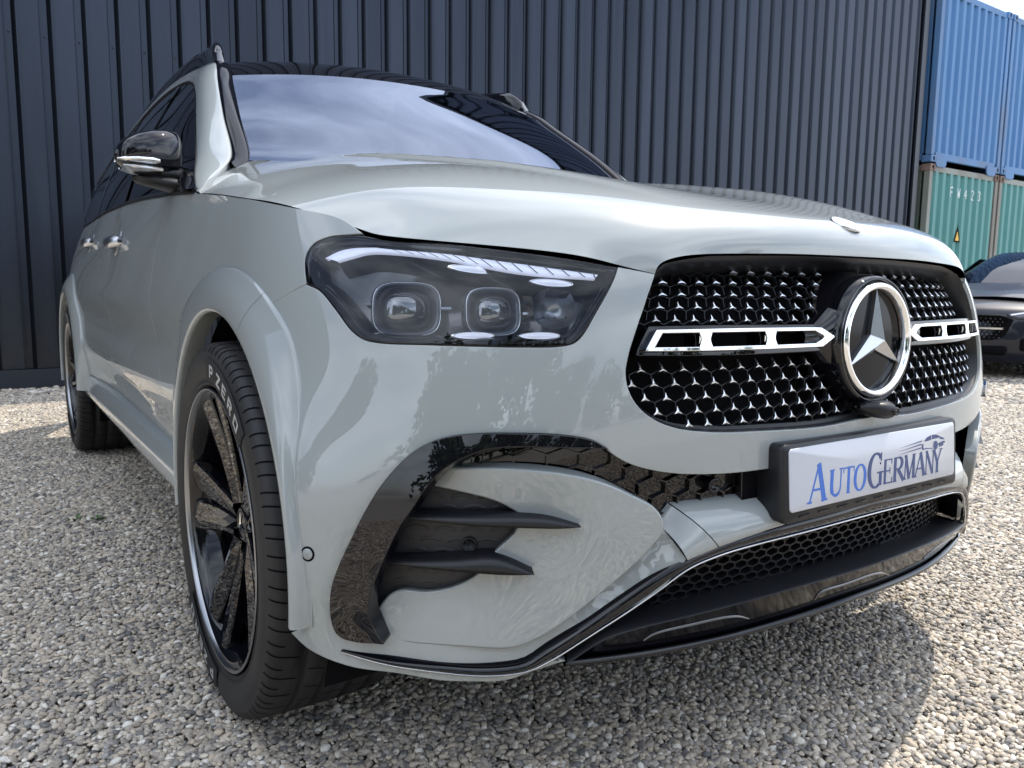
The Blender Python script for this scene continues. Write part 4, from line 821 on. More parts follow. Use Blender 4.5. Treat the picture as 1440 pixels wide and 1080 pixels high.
# grey bare rails inside behind lattice
rows=[Wof(ss2,np.full(60,z),GO(z)-.035) for z in (.665,.93)] if 0 else None
# chrome louvre bars
def bar_outline(): return [(-.506,.7895,1),(-.488,.8195,1),(-.35,.8205),(-.20,.8200),(-.150,.819,1),(-.118,.804,1),(-.150,.789,1),(-.35,.7885)]
hole1=[(-.4935,.7930,1),(-.479,.8165,1),(-.413,.8168,1),(-.409,.8045),(-.413,.7927,1)]
hole2=[(-.390,.7927,1),(-.394,.8045),(-.390,.8168,1),(-.282,.8168,1),(-.278,.8045),(-.282,.7927,1)]
hole3=[(-.258,.7927,1),(-.262,.8045),(-.258,.8166,1),(-.166,.8162,1),(-.143,.8045),(-.166,.7930,1)]
barp=lambda a,b_:Wof(a,b_,.002)
bar=panel('chrome_bar',bar_outline(),CHROME,suv,holes=[hole1,hole2,hole3],off=.004,gap=.0,flange=.012,g=.006,round_=.0012)
bb_=panel('bar_base',[(-.517,.784,1),(-.495,.826,1),(-.35,.827),(-.15,.826,1),(-.08,.81,1),(-.08,.79,1),(-.15,.782,1),(-.35,.7815)],GLOSS,bar,holes=[hole1,hole2,hole3],off=-.010,gap=0,flange=.03,g=.014)
for s_ in (-.4015,-.270):
    mbb=MB(); c=Wof([s_],[.8045],-.004)[0]; mbb.box(c,(.022,.008,.016)); o=mbb.build('bar_bridge',CHROME,bar); bevel(o,.002,2)
mirror(bar)
# emblem
EC=np.array([0,.026,.796])
def lathe_y(name,profile,m,parent,c=EC,seg=72,tilt=.04,flip=False):
    rows=[]
    for (r,y) in profile:
        rows.append([(c[0]+r*math.cos(t),c[1]+y+tilt*r*math.sin(t),c[2]+r*math.sin(t)) for t in np.linspace(0,2*math.pi,seg,endpoint=False)])
    return loft(name,rows,m,parent,closed_c=True,flip=flip)
house=lathe_y('emblem_housing',[(.124,.075),(.121,.050),(.1185,.030),(.1165,.014),(.1145,.003),(.1115,-.002),(.109,-.002),(.107,.004),(.100,.010)],GLOSS,suv,flip=True)
lathe_y('emblem_plate',[(.101,.0095),(.05,.0085),(0.001,.0080)],CHINB,house,flip=True)
# shoulders of the housing blending into the bars
rows=[]
for t in np.linspace(0,1,14):
    x=.105+.075*t; h=.034*(1-t)**1.6+.012; y=.034+.012*t; rows.append([(-x,y+.03,.803+h*1.15),(-x,y+.006,.803+h),(-x,y+.001,.803+h*.6),(-x,y,.803),(-x,y+.001,.803-h*.6),(-x,y+.006,.803-h*1.05),(-x,y+.03,.803-h*1.25)])
x=loft('housing_shoulder',rows,GLOSS,house,flip=False); mirror(x,None)
ring=lathe_y('emblem_ring',[(.103,.008),(.1035,-.002),(.1015,-.0065),(.097,-.0085),(.0925,-.0065),(.0900,-.001),(.0895,.008)],CHROME,house,flip=True)
pr=[]
for i,(t,ii) in enumerate(zip(tipsA,[innA[1],innA[2],innA[0]])):
    pr.append((.0915*math.cos(t),.0915*math.sin(t))); pr.append((.0185*math.cos(ii),.0185*math.sin(ii)))
n6=6; c=EC
Vs=[(x+c[0],c[1]+.002+.04*z,c[2]+z) for x,z in pr]+[(c[0],c[1]-.016,c[2])]+[(x+c[0],c[1]+.009+.04*z,c[2]+z) for x,z in pr]
# ridge points along each arm keep the facets crisp
F=[(i,n6,(i+1)%n6) for i in range(n6)]+[(i,(i+1)%n6,(i+1)%n6+n6+1,i+n6+1) for i in range(n6)]
obj('emblem_star',Vs,F,SATCHROME,house,None,False)
# camera below the emblem
cm_=ell_loft('front_camera',[(-.040,.03,.676,0,.004,.006),(-.034,.024,.675,0,.011,.02),(-.02,.016,.673,0,.015,.028),(0,.010,.671,0,.0165,.030),(.014,.016,.673,0,.0145,.027),(.024,.024,.675,0,.010,.018),(.028,.03,.676,0,.003,.006)],SATIN,suv,pw=2.3)
lathe_y('camera_lens',[(.008,.004),(.0075,-.004),(.0055,-.005),(.0048,-.002),(.001,-.004)],GLOSS,cm_,c=np.array([.002,-.017,.671]),seg=20,flip=True)
# hood emblem
B_=bv; col=G[:,NA//2]; k=int(np.argmin(np.abs(col[:,2]-1.004))); hc=G[k,NA//2]; hn=N[k,NA//2]; hu=np.array([1,0,0.]); hv=np.cross(hn,hu)
def onhood(prof_,name,m,par,seg=40):
    return loft(name,[[tuple(hc+hn*h+r*(math.cos(t)*hu+math.sin(t)*hv)) for t in np.linspace(0,2*math.pi,seg,endpoint=False)] for r,h in prof_],m,par,closed_c=True)
hem=onhood([(.029,-.002),(.029,.002),(.0275,.0032),(.0235,.0032),(.0225,.0018),(.001,.0018)],'hood_badge',SATCHROME,suv)
V=[tuple(hc+hn*.002+x*.24*hu+z*.24*hv) for x,z in pr]+[tuple(hc+hn*.0045)]
obj('badge_star',V,[(i,(i+1)%6,6) for i in range(6)],CHROME,hem,None,False)
# ---------- number plate
PC=np.array([0,.0050,.573]); PT=.0043/.0525
def pl(u,v,o=0.0): return (PC[0]+u,PC[1]+v*PT-o,PC[2]+v)
def rrect(w,h,r,o,seg=6,du=0,dv=0):
    P=[]
    for cx,cy,a0 in ((w-r,h-r,0),(-w+r,h-r,90),(-w+r,-h+r,180),(w-r,-h+r,270)):
        for k in range(seg+1): t=math.radians(a0+90*k/seg); P.append(pl(cx+r*math.cos(t)+du,cy+r*math.sin(t)+dv,o))
    return P
hold=loft('plate_holder',[rrect(.20,.060,.01,-.085,du=-.005,dv=-.01),rrect(.272,.064,.012,-.052,du=-.003,dv=-.004),rrect(.272,.066,.010,-.012,dv=-.006),rrect(.272,.066,.010,-.003,dv=-.006),rrect(.269,.063,.008,0.0,dv=-.006),rrect(.01,.01,.003,-.001)],SATIN,suv,closed_c=True)
mb=MB()
for k in range(9):
    mb.box(pl(-.22+k*.055,-.0625,-.0005),(.030,.0035,.0022))
mb.build('holder_slots',GLOSS,hold)
plate=loft('number_plate',[rrect(.26,.0525,.008,0.0005),rrect(.26,.0525,.008,.0022),rrect(.2585,.051,.007,.0030),rrect(.002,.002,.001,.0030)],WHITEPL,suv,closed_c=True)
def f2t(x,dL=1.257,dR=1.486,x0=245.,x1=1075.): f=(x-x0)/(x1-x0); return -.26+.52*(f*dL/(dR-f*(dR-dL)))
def glyph(segs,x0,x1,v0,v1,m,name,lean=.10,off=.0034,P=None):
    "strokes: list of (points, widths) in a unit box; bars of varying width"
    mb=MB(); k=0
    for pts,wd_ in segs:
        pts=np.array(pts,float); n=len(pts); w=np.broadcast_to(np.array(wd_,float),(n,)); q=pts*np.array([x1-x0,v1-v0]); t=np.gradient(q,axis=0); t/=np.linalg.norm(t,axis=1)[:,None]+1e-9; nn_=np.stack([-t[:,1],t[:,0]],1)
        H_=(x1-x0); 
        A=q+nn_*(w*H_/2)[:,None]; B=q-nn_*(w*H_/2)[:,None]
        def mp_(X,o): 
            return [P(x0+x+lean*y,v0+y,o) for x,y in X]
        o=off+k*.00005; k+=1; V=mp_(A,o)+mp_(B,o)+mp_(A,o-.0004)+mp_(B,o-.0004); F=[]
        for i in range(n-1): F+=[(i,i+1,n+i+1,n+i),(i,2*n+i,2*n+i+1,i+1),(n+i,n+i+1,3*n+i+1,3*n+i)]
        mb.add(V,F)
    return mb.build(name,m,plate if P is pl else None)
def arc(cx,cy,rx,ry_,a0,a1,n=20): return [(cx+rx*math.cos(math.radians(t)),cy+ry_*math.sin(math.radians(t))) for t in np.linspace(a0,a1,n)]
TK,TN=.22,.075
def cw(n,a0,a1): return [TN+(TK-TN)*abs(math.cos(math.radians(t)))**1.3 for t in np.linspace(a0,a1,n)]
sf=lambda x,y,h=.13:([(x-h,y),(x+h,y)],.055)
GL={'A':[([(.08,0),(.52,1)],TN),([(.50,1),(.88,0)],TK),([(.24,.33),(.76,.33)],.07),sf(.08,.02),sf(.88,.02,.17)],
'U':[([(.18,1),(.18,.35)],TK),(arc(.50,.35,.32,.33,180,360),[TK]*5+[.12]*10+[TN]*5),([(.82,.35),(.82,1)],TN),sf(.18,.98,.17),sf(.82,.98,.13)],
'T':[([(.5,0),(.5,1)],TK),([(.03,.965),(.97,.965)],.075),([(.05,.98),(.05,.78)],.06),([(.95,.98),(.95,.78)],.06),sf(.5,.02,.18)],
'O':[(arc(.5,.5,.40,.47,0,360,40),cw(40,0,360))],
'G':[(arc(.52,.5,.40,.47,45,300,34),cw(34,45,300)),([(.82,.06),(.82,.42)],.17),sf(.80,.43,.20),([(.83,.98),(.83,.74)],.06)],
'E':[([(.2,0),(.2,1)],TK),([(.1,.97),(.85,.97)],.07),([(.2,.52),(.68,.52)],.07),([(.1,.03),(.92,.03)],.07),([(.85,1),(.85,.78)],.06),([(.92,0),(.92,.24)],.06),([(.68,.64),(.68,.4)],.05)],
'R':[([(.2,0),(.2,1)],TK),([(.1,.97),(.5,.97)],.07),(arc(.48,.74,.30,.235,90,-90),cw(20,90,-90)),([(.2,.505),(.5,.505)],.07),([(.45,.5),(.95,.0)],TK*.9),sf(.2,.02,.15),sf(.93,.02,.1)],
'M':[([(.12,0),(.16,1)],TN),([(.16,1),(.48,0)],TK*.85),([(.48,0),(.84,1)],TN),([(.84,1),(.86,0)],TK*.85),sf(.12,.02,.1),sf(.87,.02,.13),sf(.13,.98,.1),sf(.87,.98,.1)],
'N':[([(.14,0),(.14,1)],TN),([(.14,1),(.84,0)],TK*.9),([(.86,0),(.86,1)],TN),sf(.14,.02),sf(.12,.98,.1),sf(.86,.98)],
'Y':[([(.5,0),(.5,.45)],TK),([(.5,.43),(.1,1)],TK*.9),([(.5,.43),(.88,1)],TN),sf(.5,.02,.17),sf(.1,.98,.14),sf(.88,.98,.13)]}
PH=.105
for ch,xa,xb,va,vb_,m in (('A',330,421,.085,.70,BLUE1),('U',432,502,.115,.555,BLUE1),('T',500,557,.115,.555,BLUE1),('O',555,618,.105,.56,BLUE1),('G',622,704,.085,.70,BLUE2),('E',703,753,.12,.55,BLUE2),('R',752,812,.12,.55,BLUE2),('M',808,868,.12,.55,BLUE2),('A',864,922,.12,.55,BLUE2),('N',918,966,.12,.55,BLUE2),('Y',958,1006,.12,.55,BLUE2)):
    glyph(GL[ch],f2t(xa),f2t(xb),-.0525+PH*va,-.0525+PH*vb_,m,'plate_letter',.10,.0034,pl)
# small car drawing and speed lines
def flat(polys,m,name):
    mb=MB()
    for k,pg in enumerate(polys):
        n=len(pg); o=.0034+.00004*k; mb.add([pl(x,y,o) for x,y in pg]+[pl(x,y,o-.0004) for x,y in pg],[tuple(range(n))]+[(i,i+n,(i+1)%n+n,(i+1)%n) for i in range(n)])
    return mb.build(name,m,plate)
cx0,cx1=f2t(905),f2t(1027); cw_=cx1-cx0; cy0=-.0525+PH*.57; chh=PH*.27
C_=lambda x,y:(cx0+x*cw_,cy0+y*chh)
flat([[C_(*p) for p in q] for q in (
 [(.10,.62),(.22,.86),(.38,.97),(.40,.66),(.24,.60)],[(.42,.97),(.60,.95),(.80,.74),(.62,.68),(.44,.67)],
 [(.80,.74),(.93,.62),(.97,.52),(.86,.54),(.74,.62)],[(.02,.45),(.0,.2),(.04,.05),(.10,.06),(.06,.22),(.07,.45)],
 [(.10,.10),(.46,.02),(.46,.07),(.12,.16)],[(.70,.30),(.95,.42),(.99,.32),(.84,.20),(.72,.16)],[(.72,.12),(.92,.22),(.90,.12),(.74,.06)])]
 +[[C_(.58+.085*math.cos(t),.22+.30*math.sin(t)) for t in np.linspace(0,2*math.pi,16,endpoint=False)]],BLUE2,'plate_drawing')
flat([[(f2t(800),cy0+chh*(.48-.0)),(f2t(905),cy0+chh*.64),(f2t(905),cy0+chh*.72)],[(f2t(790),cy0+chh*.26),(f2t(903),cy0+chh*.42),(f2t(903),cy0+chh*.50)],[(f2t(788),cy0+chh*.04),(f2t(900),cy0+chh*.18),(f2t(900),cy0+chh*.26)]],BLUE2,'plate_drawing')
# ---------- headlights
PROJ=mat('projector_glass',(.02,.022,.03),.1,0,1,.01); bsdf(PROJ).inputs['Coat IOR'].default_value=2.2
hx=[(q[0],q[1],1) if len(q)>2 else (q[0],q[1]) for q in hd]
lens=panel('headlight',hx,LENS,suv,off=.0,gap=.003,flange=.003,g=.014,round_=.004)
hso=smooth_outline(hx,.010); a1=inset(hso,.004); a2=inset(hso,.010); a3=inset(hso,.020)
loft('headlight_seal',[Wof(hso[:,0],hso[:,1],-.001),Wof(a1[:,0],a1[:,1],-.0015),Wof(a1[:,0],a1[:,1],-.010)],VOID,lens,closed_c=True)
loft('headlight_rim',[Wof(a1[:,0],a1[:,1],-.004),Wof(a2[:,0],a2[:,1],-.007),Wof(a3[:,0],a3[:,1],-.024),Wof(a3[:,0],a3[:,1],-.06)],GLOSS,lens,closed_c=True)
bowl_off=rbf([(-.6,.85,-.075),(-.7,.9,-.060),(-.9,.9,-.060),(-1.05,.93,-.045),(-.8,.8,-.055),(-.65,.8,-.06),(-.95,.82,-.055),(-1.08,.88,-.045),(-.8,.86,-.085),(-.9,.865,-.085),(-.7,.86,-.085)])
bowl=panel('lamp_bowl',[(q[0],q[1]) for q in hd],LAMPDARK,lens,off=bowl_off,gap=-.004,g=.012)
def frame_w(s,z,off):
    c=Wof(np.array([s]),np.array([z]),off)[0]; nrm=Wof_n(np.array([s]),np.array([z]),0.)[0]; nrm=nrm*.5+np.array([-.08,-1,.0])*.6; nrm/=np.linalg.norm(nrm)
    u=np.cross([0,0,1.],nrm); u/=np.linalg.norm(u); v=np.cross(nrm,u); return c,u,v,nrm
def sq_lathe(name,s,z,off,prof_,m,par,pw=3.2,ax=1.0,seg=40):
    c,u,v,nr=frame_w(s,z,off); rows=[]
    for r,h in prof_:
        row=[]
        for t in np.linspace(0,2*math.pi,seg,endpoint=False):
            cc,s_=math.cos(t),math.sin(t); row.append(c+nr*h+u*ax*r*np.sign(cc)*abs(cc)**(2/pw)+v*r*np.sign(s_)*abs(s_)**(2/pw))
        rows.append(row)
    return loft(name,rows,m,par,closed_c=True)
for (s,z,k,ax) in ((-.910,.864,1.0,1.25),(-.752,.862,.86,1.15)):
    pj=sq_lathe('projector_lamp',s,z,-.055,[(.046*k,-.02),(.046*k,.008),(.043*k,.014),(.039*k,.014),(.036*k,.006),(.033*k,.004),(.031*k,-.004)],SATCHROME if 0 else LAMPGREY,lens,3.4,ax)
    sq_lathe('projector_ring',s,z,-.055,[(.0442*k,.0135),(.0435*k,.0148),(.0430*k,.0148),(.0425*k,.0135)],CHROME,pj,3.4,ax)
    sq_lathe('projector_lens',s,z,-.055,[(.033*k,.002),(.031*k,.010),(.026*k,.017),(.018*k,.022),(.009*k,.0245),(.0005,.025)],PROJ,pj,2.6,ax)
rf=sq_lathe('reflector',-.652,.866,-.050,[(.032,.010),(.028,.0),(.020,-.014),(.010,-.022),(.0005,-.024)],ALU,lens,2.4,1.1)
for dx in (-.018,0,.018):
    sq_lathe('reflector_fin',-.652+dx,.850,-.052,[(.0016,.02),(.0016,-.01)],CHROME,rf,2,1)
for (s,z,w,an) in ((-.7833,.917,.0355,-.10),(-.6606,.8966,.033,-.06),(-.772,.8137,.031,0.0),(-.6688,.8145,.031,0.0)):
    c,u,v,nr=frame_w(s,z,-.016); rows=[];
    for r,h in ((1.12,0),(1.10,.004),(1.0,.005),(.97,.002)): rows.append([c+nr*h+r*(u*w*math.cos(t)+v*(w*.16*math.sin(t)+math.sin(an)*w*math.cos(t))) for t in np.linspace(0,2*math.pi,36,endpoint=False)])
    ov=loft('marker_lamp',rows,CHROME,lens,closed_c=True)
    rows=[[c+nr*h+r*(u*w*math.cos(t)+v*(w*.16*math.sin(t)+math.sin(an)*w*math.cos(t))) for t in np.linspace(0,2*math.pi,36,endpoint=False)] for r,h in ((.97,.003),(.5,.006),(.01,.007))]
    loft('marker_glass',rows,BULB,ov,closed_c=True)
dr=TR['drl']; topc=spline(np.array([dr[0],dr[1],dr[2],dr[3],dr[4],dr[5]]),8); botc=spline(np.array([dr[12],dr[11],dr[10],dr[9],dr[8],dr[7],dr[6]]),8)
a_d=resample(topc,60); b_d=resample(botc,60)
for (s_,z_,w_) in ((-.985,.870,.010),(-.832,.866,.012),(-.694,.858,.008)):
    c,u,v,nr=frame_w(s_,z_,-.048); mb=MB()
    for dz,ww,hh in ((.0,w_*.7,.0018),):
        P8=[c+nr*a_*.004+u*b_*ww+v*(dz+c_*hh) for a_ in(-1,1) for b_ in(-1,1) for c_ in(-1,1)]; mb.add(P8,[(0,1,3,2),(4,6,7,5),(0,4,5,1),(2,3,7,6),(0,2,6,4),(1,5,7,3)])
    mb.build('lamp_clip',ALU,lens)
drl=loft('light_strip',[Wof(a_d[:,0],a_d[:,1],-.022),Wof(a_d[:,0],a_d[:,1],-.012)]+[Wof((a_d*(1-t)+b_d*t)[:,0],(a_d*(1-t)+b_d*t)[:,1],-.0105+.002*math.sin(math.pi*t)) for t in (.1,.5,.9)]+[Wof(b_d[:,0],b_d[:,1],-.012),Wof(b_d[:,0],b_d[:,1],-.022)],BULB,lens,flip=True)
mb=MB()
for i in range(16,59,3):
    p=a_d[i]*.95+b_d[i]*.05; q=a_d[min(i+2,59)]*.05+b_d[min(i+2,59)]*.95; w=np.array([.0011,0])
    P4=np.array([p-w,p+w,q+w,q-w]); V=Wof(P4[:,0],P4[:,1],-.0072); mb.add(V,[(0,1,2,3)])
mb.build('strip_segment',LAMPGREY,drl)
# brow under the light strip and inner swoosh
c_d=b_d.copy(); c_d[:,1]-=.010; c_d[:,0]+=.002
loft('strip_brow',[Wof(b_d[:,0],b_d[:,1],-.016),Wof(c_d[:,0],c_d[:,1],-.030),Wof(c_d[:,0],c_d[:,1]-.006,-.055)],LAMPDARK,lens,flip=True)
mirror(lens)
# ---------- wheels
WX=-.9755; TW=.285
tp=[(-.118,.283),(-.130,.295),(-.1405,.32),(-.1425,.345),(-.138,.368),(-.128,.3825),(-.112,.3885),(-.0805,.3915),(-.080,.384),(-.070,.384),(-.0695,.3922),(-.0355,.3932),(-.035,.385),(-.025,.385),(-.0245,.3934),(.0245,.3934),(.025,.385),(.035,.385),(.0355,.3932),(.0695,.3922),(.070,.384),(.080,.384),(.0805,.3915),(.100,.3908),(.112,.3900),(.122,.3880),(.1295,.3835),(.1345,.3765),(.1378,.3660),(.1380,.3635),(.1408,.3560),(.1425,.344),(.1415,.330),(.1390,.312),(.135,.2995),(.1375,.2985),(.1335,.2930),(.126,.2885),(.118,.283)]
def make_wheel(cy,cx=WX,k=1.0,wk=1.0):
    e=thing('wheel',(0,0,0),None,None); e.parent=suv; e.matrix_parent_inverse=Matrix.Translation(-suv.location)
    e.location=(0,0,0)
    xc=cx+TW/2*wk; cz=.388; SEG=360
    def P(t,r,a): return (xc-t*wk,cy-r*math.cos(a),cz+r*math.sin(a))
    rows=[]
    for j in range(SEG):
        a=2*math.pi*j/SEG; row=[]
        for t,r in tp:
            d=0; r=r if r<.30 else r-(r-.30)*.125
            if False: d=0
            if -.03<t<.03 and r>.39 and j%8==3: d=.002
            row.append(P(t,r-d,a))
        rows.append(row)
    ty=loft('tyre',rows,RUBBER,e,closed_r=True)
    # flat black strips on the tread stand in for shade in its grooves
    pf=[(.084,.3915),(.100,.3908),(.112,.3900),(.122,.3880),(.1295,.3835),(.1345,.3765),(.1372,.3680)]; pf=[(t,(r-(r-.30)*.125)) for t,r in pf]
    mbg=MB()
    for j in range(44):
        a=2*math.pi*(j+.3)/44; lean=.10
        for dd_,k0 in ((0,0),(.062,2)):
            L_=[]
            for q,(t,r) in enumerate(pf[k0:]):
                aa_=a+dd_+lean*(t-.084)/.055*.35; L_.append((P(t+.0006,r+.0006,aa_-.0042),P(t+.0006,r+.0006,aa_+.0042)))
            n0=len(mbg.V); mbg.V+=[tuple(p) for pr2 in L_ for p in pr2]; mbg.F+=[(n0+2*i,n0+2*i+1,n0+2*i+3,n0+2*i+2) for i in range(len(L_)-1)]
    for t0,t1 in ((-.07,-.034),(-.022,.022),(.037,.067)):
        for j in range(44):
            a=2*math.pi*(j+.5)/44
            n0=len(mbg.V); rr_=.3935-(.0935)*.125+.0006; mbg.V+=[P(t0,rr_,a-.003),P(t0,rr_,a+.003),P(t1,rr_,a+.025+.003),P(t1,rr_,a+.025-.003)]; mbg.F.append((n0,n0+1,n0+2,n0+3))
    x=mbg.build('groove_shade',VOID,ty); x['kind']='stuff'
    # raised patch and lettering
    for base in (0,math.pi):
        aa=np.linspace(math.radians(89),math.radians(42.5),40)+base; pr_=[(.1414,.305),(.1424,.3055),(.1434,.32),(.1437,.335),(.1433,.3505),(.1418,.351)]
        pt_=loft('letter_patch',[[P(t+.0006,r,a) for a in aa] for t,r in pr_],PATCH,ty,flip=True)
        LT={'P':[([(.15,0),(.15,1)],.26),([(.1,.9),(.6,.9)],.2),(arc(.6,.68,.26,.22,90,-90,8),.24),([(.15,.46),(.62,.46)],.18)],
        'Z':[([(.05,.9),(.95,.9)],.2),([(.85,.9),(.15,.1)],.26),([(.05,.1),(.95,.1)],.2)],
        'E':[([(.17,0),(.17,1)],.26),([(.1,.9),(.92,.9)],.2),([(.1,.5),(.85,.5)],.18),([(.1,.1),(.92,.1)],.2)],
        'R':[([(.15,0),(.15,1)],.26),([(.1,.9),(.6,.9)],.2),(arc(.6,.69,.24,.21,90,-90,8),.24),([(.15,.46),(.62,.46)],.18),([(.5,.46),(.9,0)],.25)],
        'O':[([(.16,.1),(.16,.9)],.25),([(.84,.1),(.84,.9)],.25),([(.06,.9),(.94,.9)],.2),([(.06,.1),(.94,.1)],.2)]}
        for ch,a_c in zip('PZERO',(82.0,72.5,65.0,57.3,49.5)):
            wdeg=5.6 if ch!='P' else 5.0
            Pf=lambda x,y,o,a_c=a_c,wdeg=wdeg:P(.1434+.0012+o*0+ (0),.3165+y, base+math.radians(a_c+wdeg/2)-x/.328)
            mbl=MB(); kk=0
            for pts,wd_ in LT[ch]:
                pts=np.array(pts,float); q=pts*np.array([math.radians(wdeg)*.328,.025])
                # subdivide for curvature
                q=resample(q,max(len(q),5)); t=np.gradient(q,axis=0); t/=np.linalg.norm(t,axis=1)[:,None]+1e-9; n_=np.stack([-t[:,1],t[:,0]],1)*wd_*.028/2
                A=q+n_;B=q-n_; n=len(q); kk+=.00004; f=lambda X:[P(.1446+kk,.3155+y,base+math.radians(a_c+wdeg/2)-x/.328) for x,y in X]
                mbl.add(f(A)+f(B),[(i,i+1,n+i+1,n+i) for i in range(n-1)])
            mbl.build('tyre_letter',LETTER_W,ty)
    # rim barrel and bright lip
    bp=[(.136,.2875),(.1378,.2855),(.1372,.2825),(.128,.2795)]
    lip=loft('rim_lip',[[P(t,r,2*math.pi*j/96) for j in range(96)] for t,r in bp],ALU,e,closed_c=True)
    bp=[(.128,.2798),(.124,.272),(.10,.262),(.02,.252),(-.08,.245),(-.11,.25),(-.12,.283)]
    rim=loft('rim',[[P(t,r,2*math.pi*j/96) for j in range(96)] for t,r in bp],GLOSS,e,closed_c=True)
    # spokes
    def face(r): return .088+.037*(r/.27)**1.6      # outer face of the spokes (concave)
    def Q(r,tau,dt,a0): # local: radius, tangential, depth below face
        a=a0+math.atan2(tau,r); rr=math.hypot(r,tau); return P(face(r)-dt,rr,a)
    for s5 in range(5):
        a0=math.radians(106+72*s5)
        sp=None
        for sg in (-1,1):
            st=[]
            for r,c_,w,h in ((.045,.019,.036,.03),(.09,.023,.044,.03),(.15,.030,.056,.026),(.20,.038,.064,.024),(.245,.046,.068,.022),(.274,.048,.066,.02)):
                a_=sg*(c_-w/2); b_=sg*(c_+w/2); m_=sg*(c_+w*.12)
                st.append([Q(r,a_,h,a0),Q(r,a_,.010,a0),Q(r,a_+sg*.004,.0075,a0),Q(r,m_+sg*w*.05,.0,a0),Q(r,b_-sg*.004,.0015,a0),Q(r,b_,.005,a0),Q(r,b_-sg*.003,h+.004,a0)])
            o=loft('spoke',st,GLOSS,rim,flip=(sg<0),smooth=False)
        # recessed web in between and the aero blade beside it
        st=[[Q(r,-w,.016,a0),Q(r,0,.020,a0),Q(r,w,.016,a0)] for r,w in ((.05,.012),(.13,.014),(.2,.022),(.265,.040))]
        loft('spoke_web',st,GLOSS,rim)
        for sg in ():
            a1=a0+sg*math.radians(36-9)
            st=[[Q(r,-w,.022,a1),Q(r,-w*.6,.012,a1),Q(r,w*.6,.012,a1),Q(r,w,.022,a1)] for r,w in ((.175,.006),(.21,.012),(.245,.018),(.268,.024))]
            loft('spoke_blade',st,GLOSS,rim)
    hb_=[(.075,.055),(.078,.048),(.082,.036),(.084,.034),(.086,.030),(.083,.0285),(.084,.02),(.086,.001)]
    hub=loft('hub_cap',[[P(t,r,2*math.pi*j/40) for j in range(40)] for t,r in hb_],GLOSS,rim,closed_c=True)
    V=[P(.0862,.0,0)]; V=[P(.0866,math.hypot(x,z)*.30,math.atan2(z,x)) for x,z in pr]+[P(.0895,0,0)]
    obj('cap_star',V,[(i,(i+1)%6,6) for i in range(6)],CHROME,hub,None,False)
    for j in range(5):
        a=2*math.pi*j/5+.5; mbn=MB(); 
        rr=[[ (P(t,.056,a)[0],P(t,.056,a)[1]+.0085*math.cos(u),P(t,.056,a)[2]+.0085*math.sin(u)) for u in np.linspace(0,2*math.pi,7)[:-1]] for t in (.03,.068,.070)]
        loft('wheel_bolt',rr,GLOSS,rim,closed_c=True,cap=True)
    dk=[(.02,.19),(.032,.19),(.032,.10),(.05,.095),(.055,.0)]
    loft('brake_disc',[[P(t,r,2*math.pi*j/64) for j in range(64)] for t,r in dk],STEEL,e,closed_c=True)
    ca=np.linspace(math.radians(150),math.radians(215),14)
    loft('brake_caliper',[[P(t,r,a) for a in ca] for t,r in ((-.01,.20),(.055,.20),(.062,.185),(.062,.13),(.055,.115),(.02,.11))],SATIN,e)
    return e
PATCH=mat('tyre_patch',(.007,.007,.008),.75)
wh=make_wheel(WF[0]); mirror(wh)
wr=make_wheel(WR[0],-.985,1.0,1.12); mirror(wr)
# ================================================================== surroundings
GROUND=mat('gravel_far',(.36,.34,.31),.9)
m=GROUND; t=nn(m,'ShaderNodeTexCoord'); v=nn(m,'ShaderNodeTexVoronoi'); v.inputs['Scale'].default_value=55; r=nn(m,'ShaderNodeValToRGB'); ln(m,t.outputs['Object'],v.inputs['Vector'])
e=r.color_ramp.elements; e[0].color=(.24,.23,.21,1); e[0].position=0; e[1].color=(.68,.63,.56,1); e[1].position=1; e.new(.5).color=(.44,.42,.38,1); e.new(.8).color=(.60,.55,.47,1)
sepc=nn(m,'ShaderNodeSeparateColor'); ln(m,v.outputs['Color'],sepc.inputs[0]); ln(m,sepc.outputs[0],r.inputs[0]); ln(m,r.outputs[0],bsdf(m).inputs['Base Color'])
b=nn(m,'ShaderNodeBump'); b.inputs['Strength'].default_value=1; b.inputs['Distance'].default_value=.012; b.invert=True; ln(m,v.outputs['Distance'],b.inputs['Height']); ln(m,b.outputs[0],bsdf(m).inputs['Normal'])
g=obj('gravel_ground',[(-300,-300,-.012),(300,-300,-.012),(300,300,-.012),(-300,300,-.012)],[(0,1,2,3)],GROUND,None,None,False); tag(g,kind='structure')
SAND=mat('gap_shade_grit',(.10,.095,.085),.95); add_bump(SAND,300,.8,.004,6)  # grit coloured dark to deepen the shade between pebbles
# pebbles
PEB=mat('pebble',(.4,.38,.35),.72); m=PEB
oi=nn(m,'ShaderNodeObjectInfo'); r=nn(m,'ShaderNodeValToRGB'); e=r.color_ramp.elements; e[0].position=0; e[0].color=(.13,.13,.13,1); e[1].position=1; e[1].color=(.78,.75,.68,1)
for p_,c_ in ((.10,(.23,.215,.20)),(.28,(.38,.335,.28)),(.5,(.50,.435,.35)),(.62,(.34,.325,.305)),(.76,(.54,.455,.345)),(.88,(.62,.555,.455))): e.new(p_).color=(*c_,1)
ln(m,oi.outputs['Random'],r.inputs[0]); t=nn(m,'ShaderNodeTexCoord'); n_=nn(m,'ShaderNodeTexNoise'); n_.inputs['Scale'].default_value=1.6; n_.inputs['Detail'].default_value=6
mxr=nn(m,'ShaderNodeMixRGB',blend_type='MULTIPLY'); mxr.inputs[0].default_value=.6; rr=nn(m,'ShaderNodeValToRGB'); rr.color_ramp.elements[0].color=(.55,.55,.55,1); rr.color_ramp.elements[0].position=.3; rr.color_ramp.elements[1].color=(1.15,1.12,1.08,1); rr.color_ramp.elements[1].position=.7
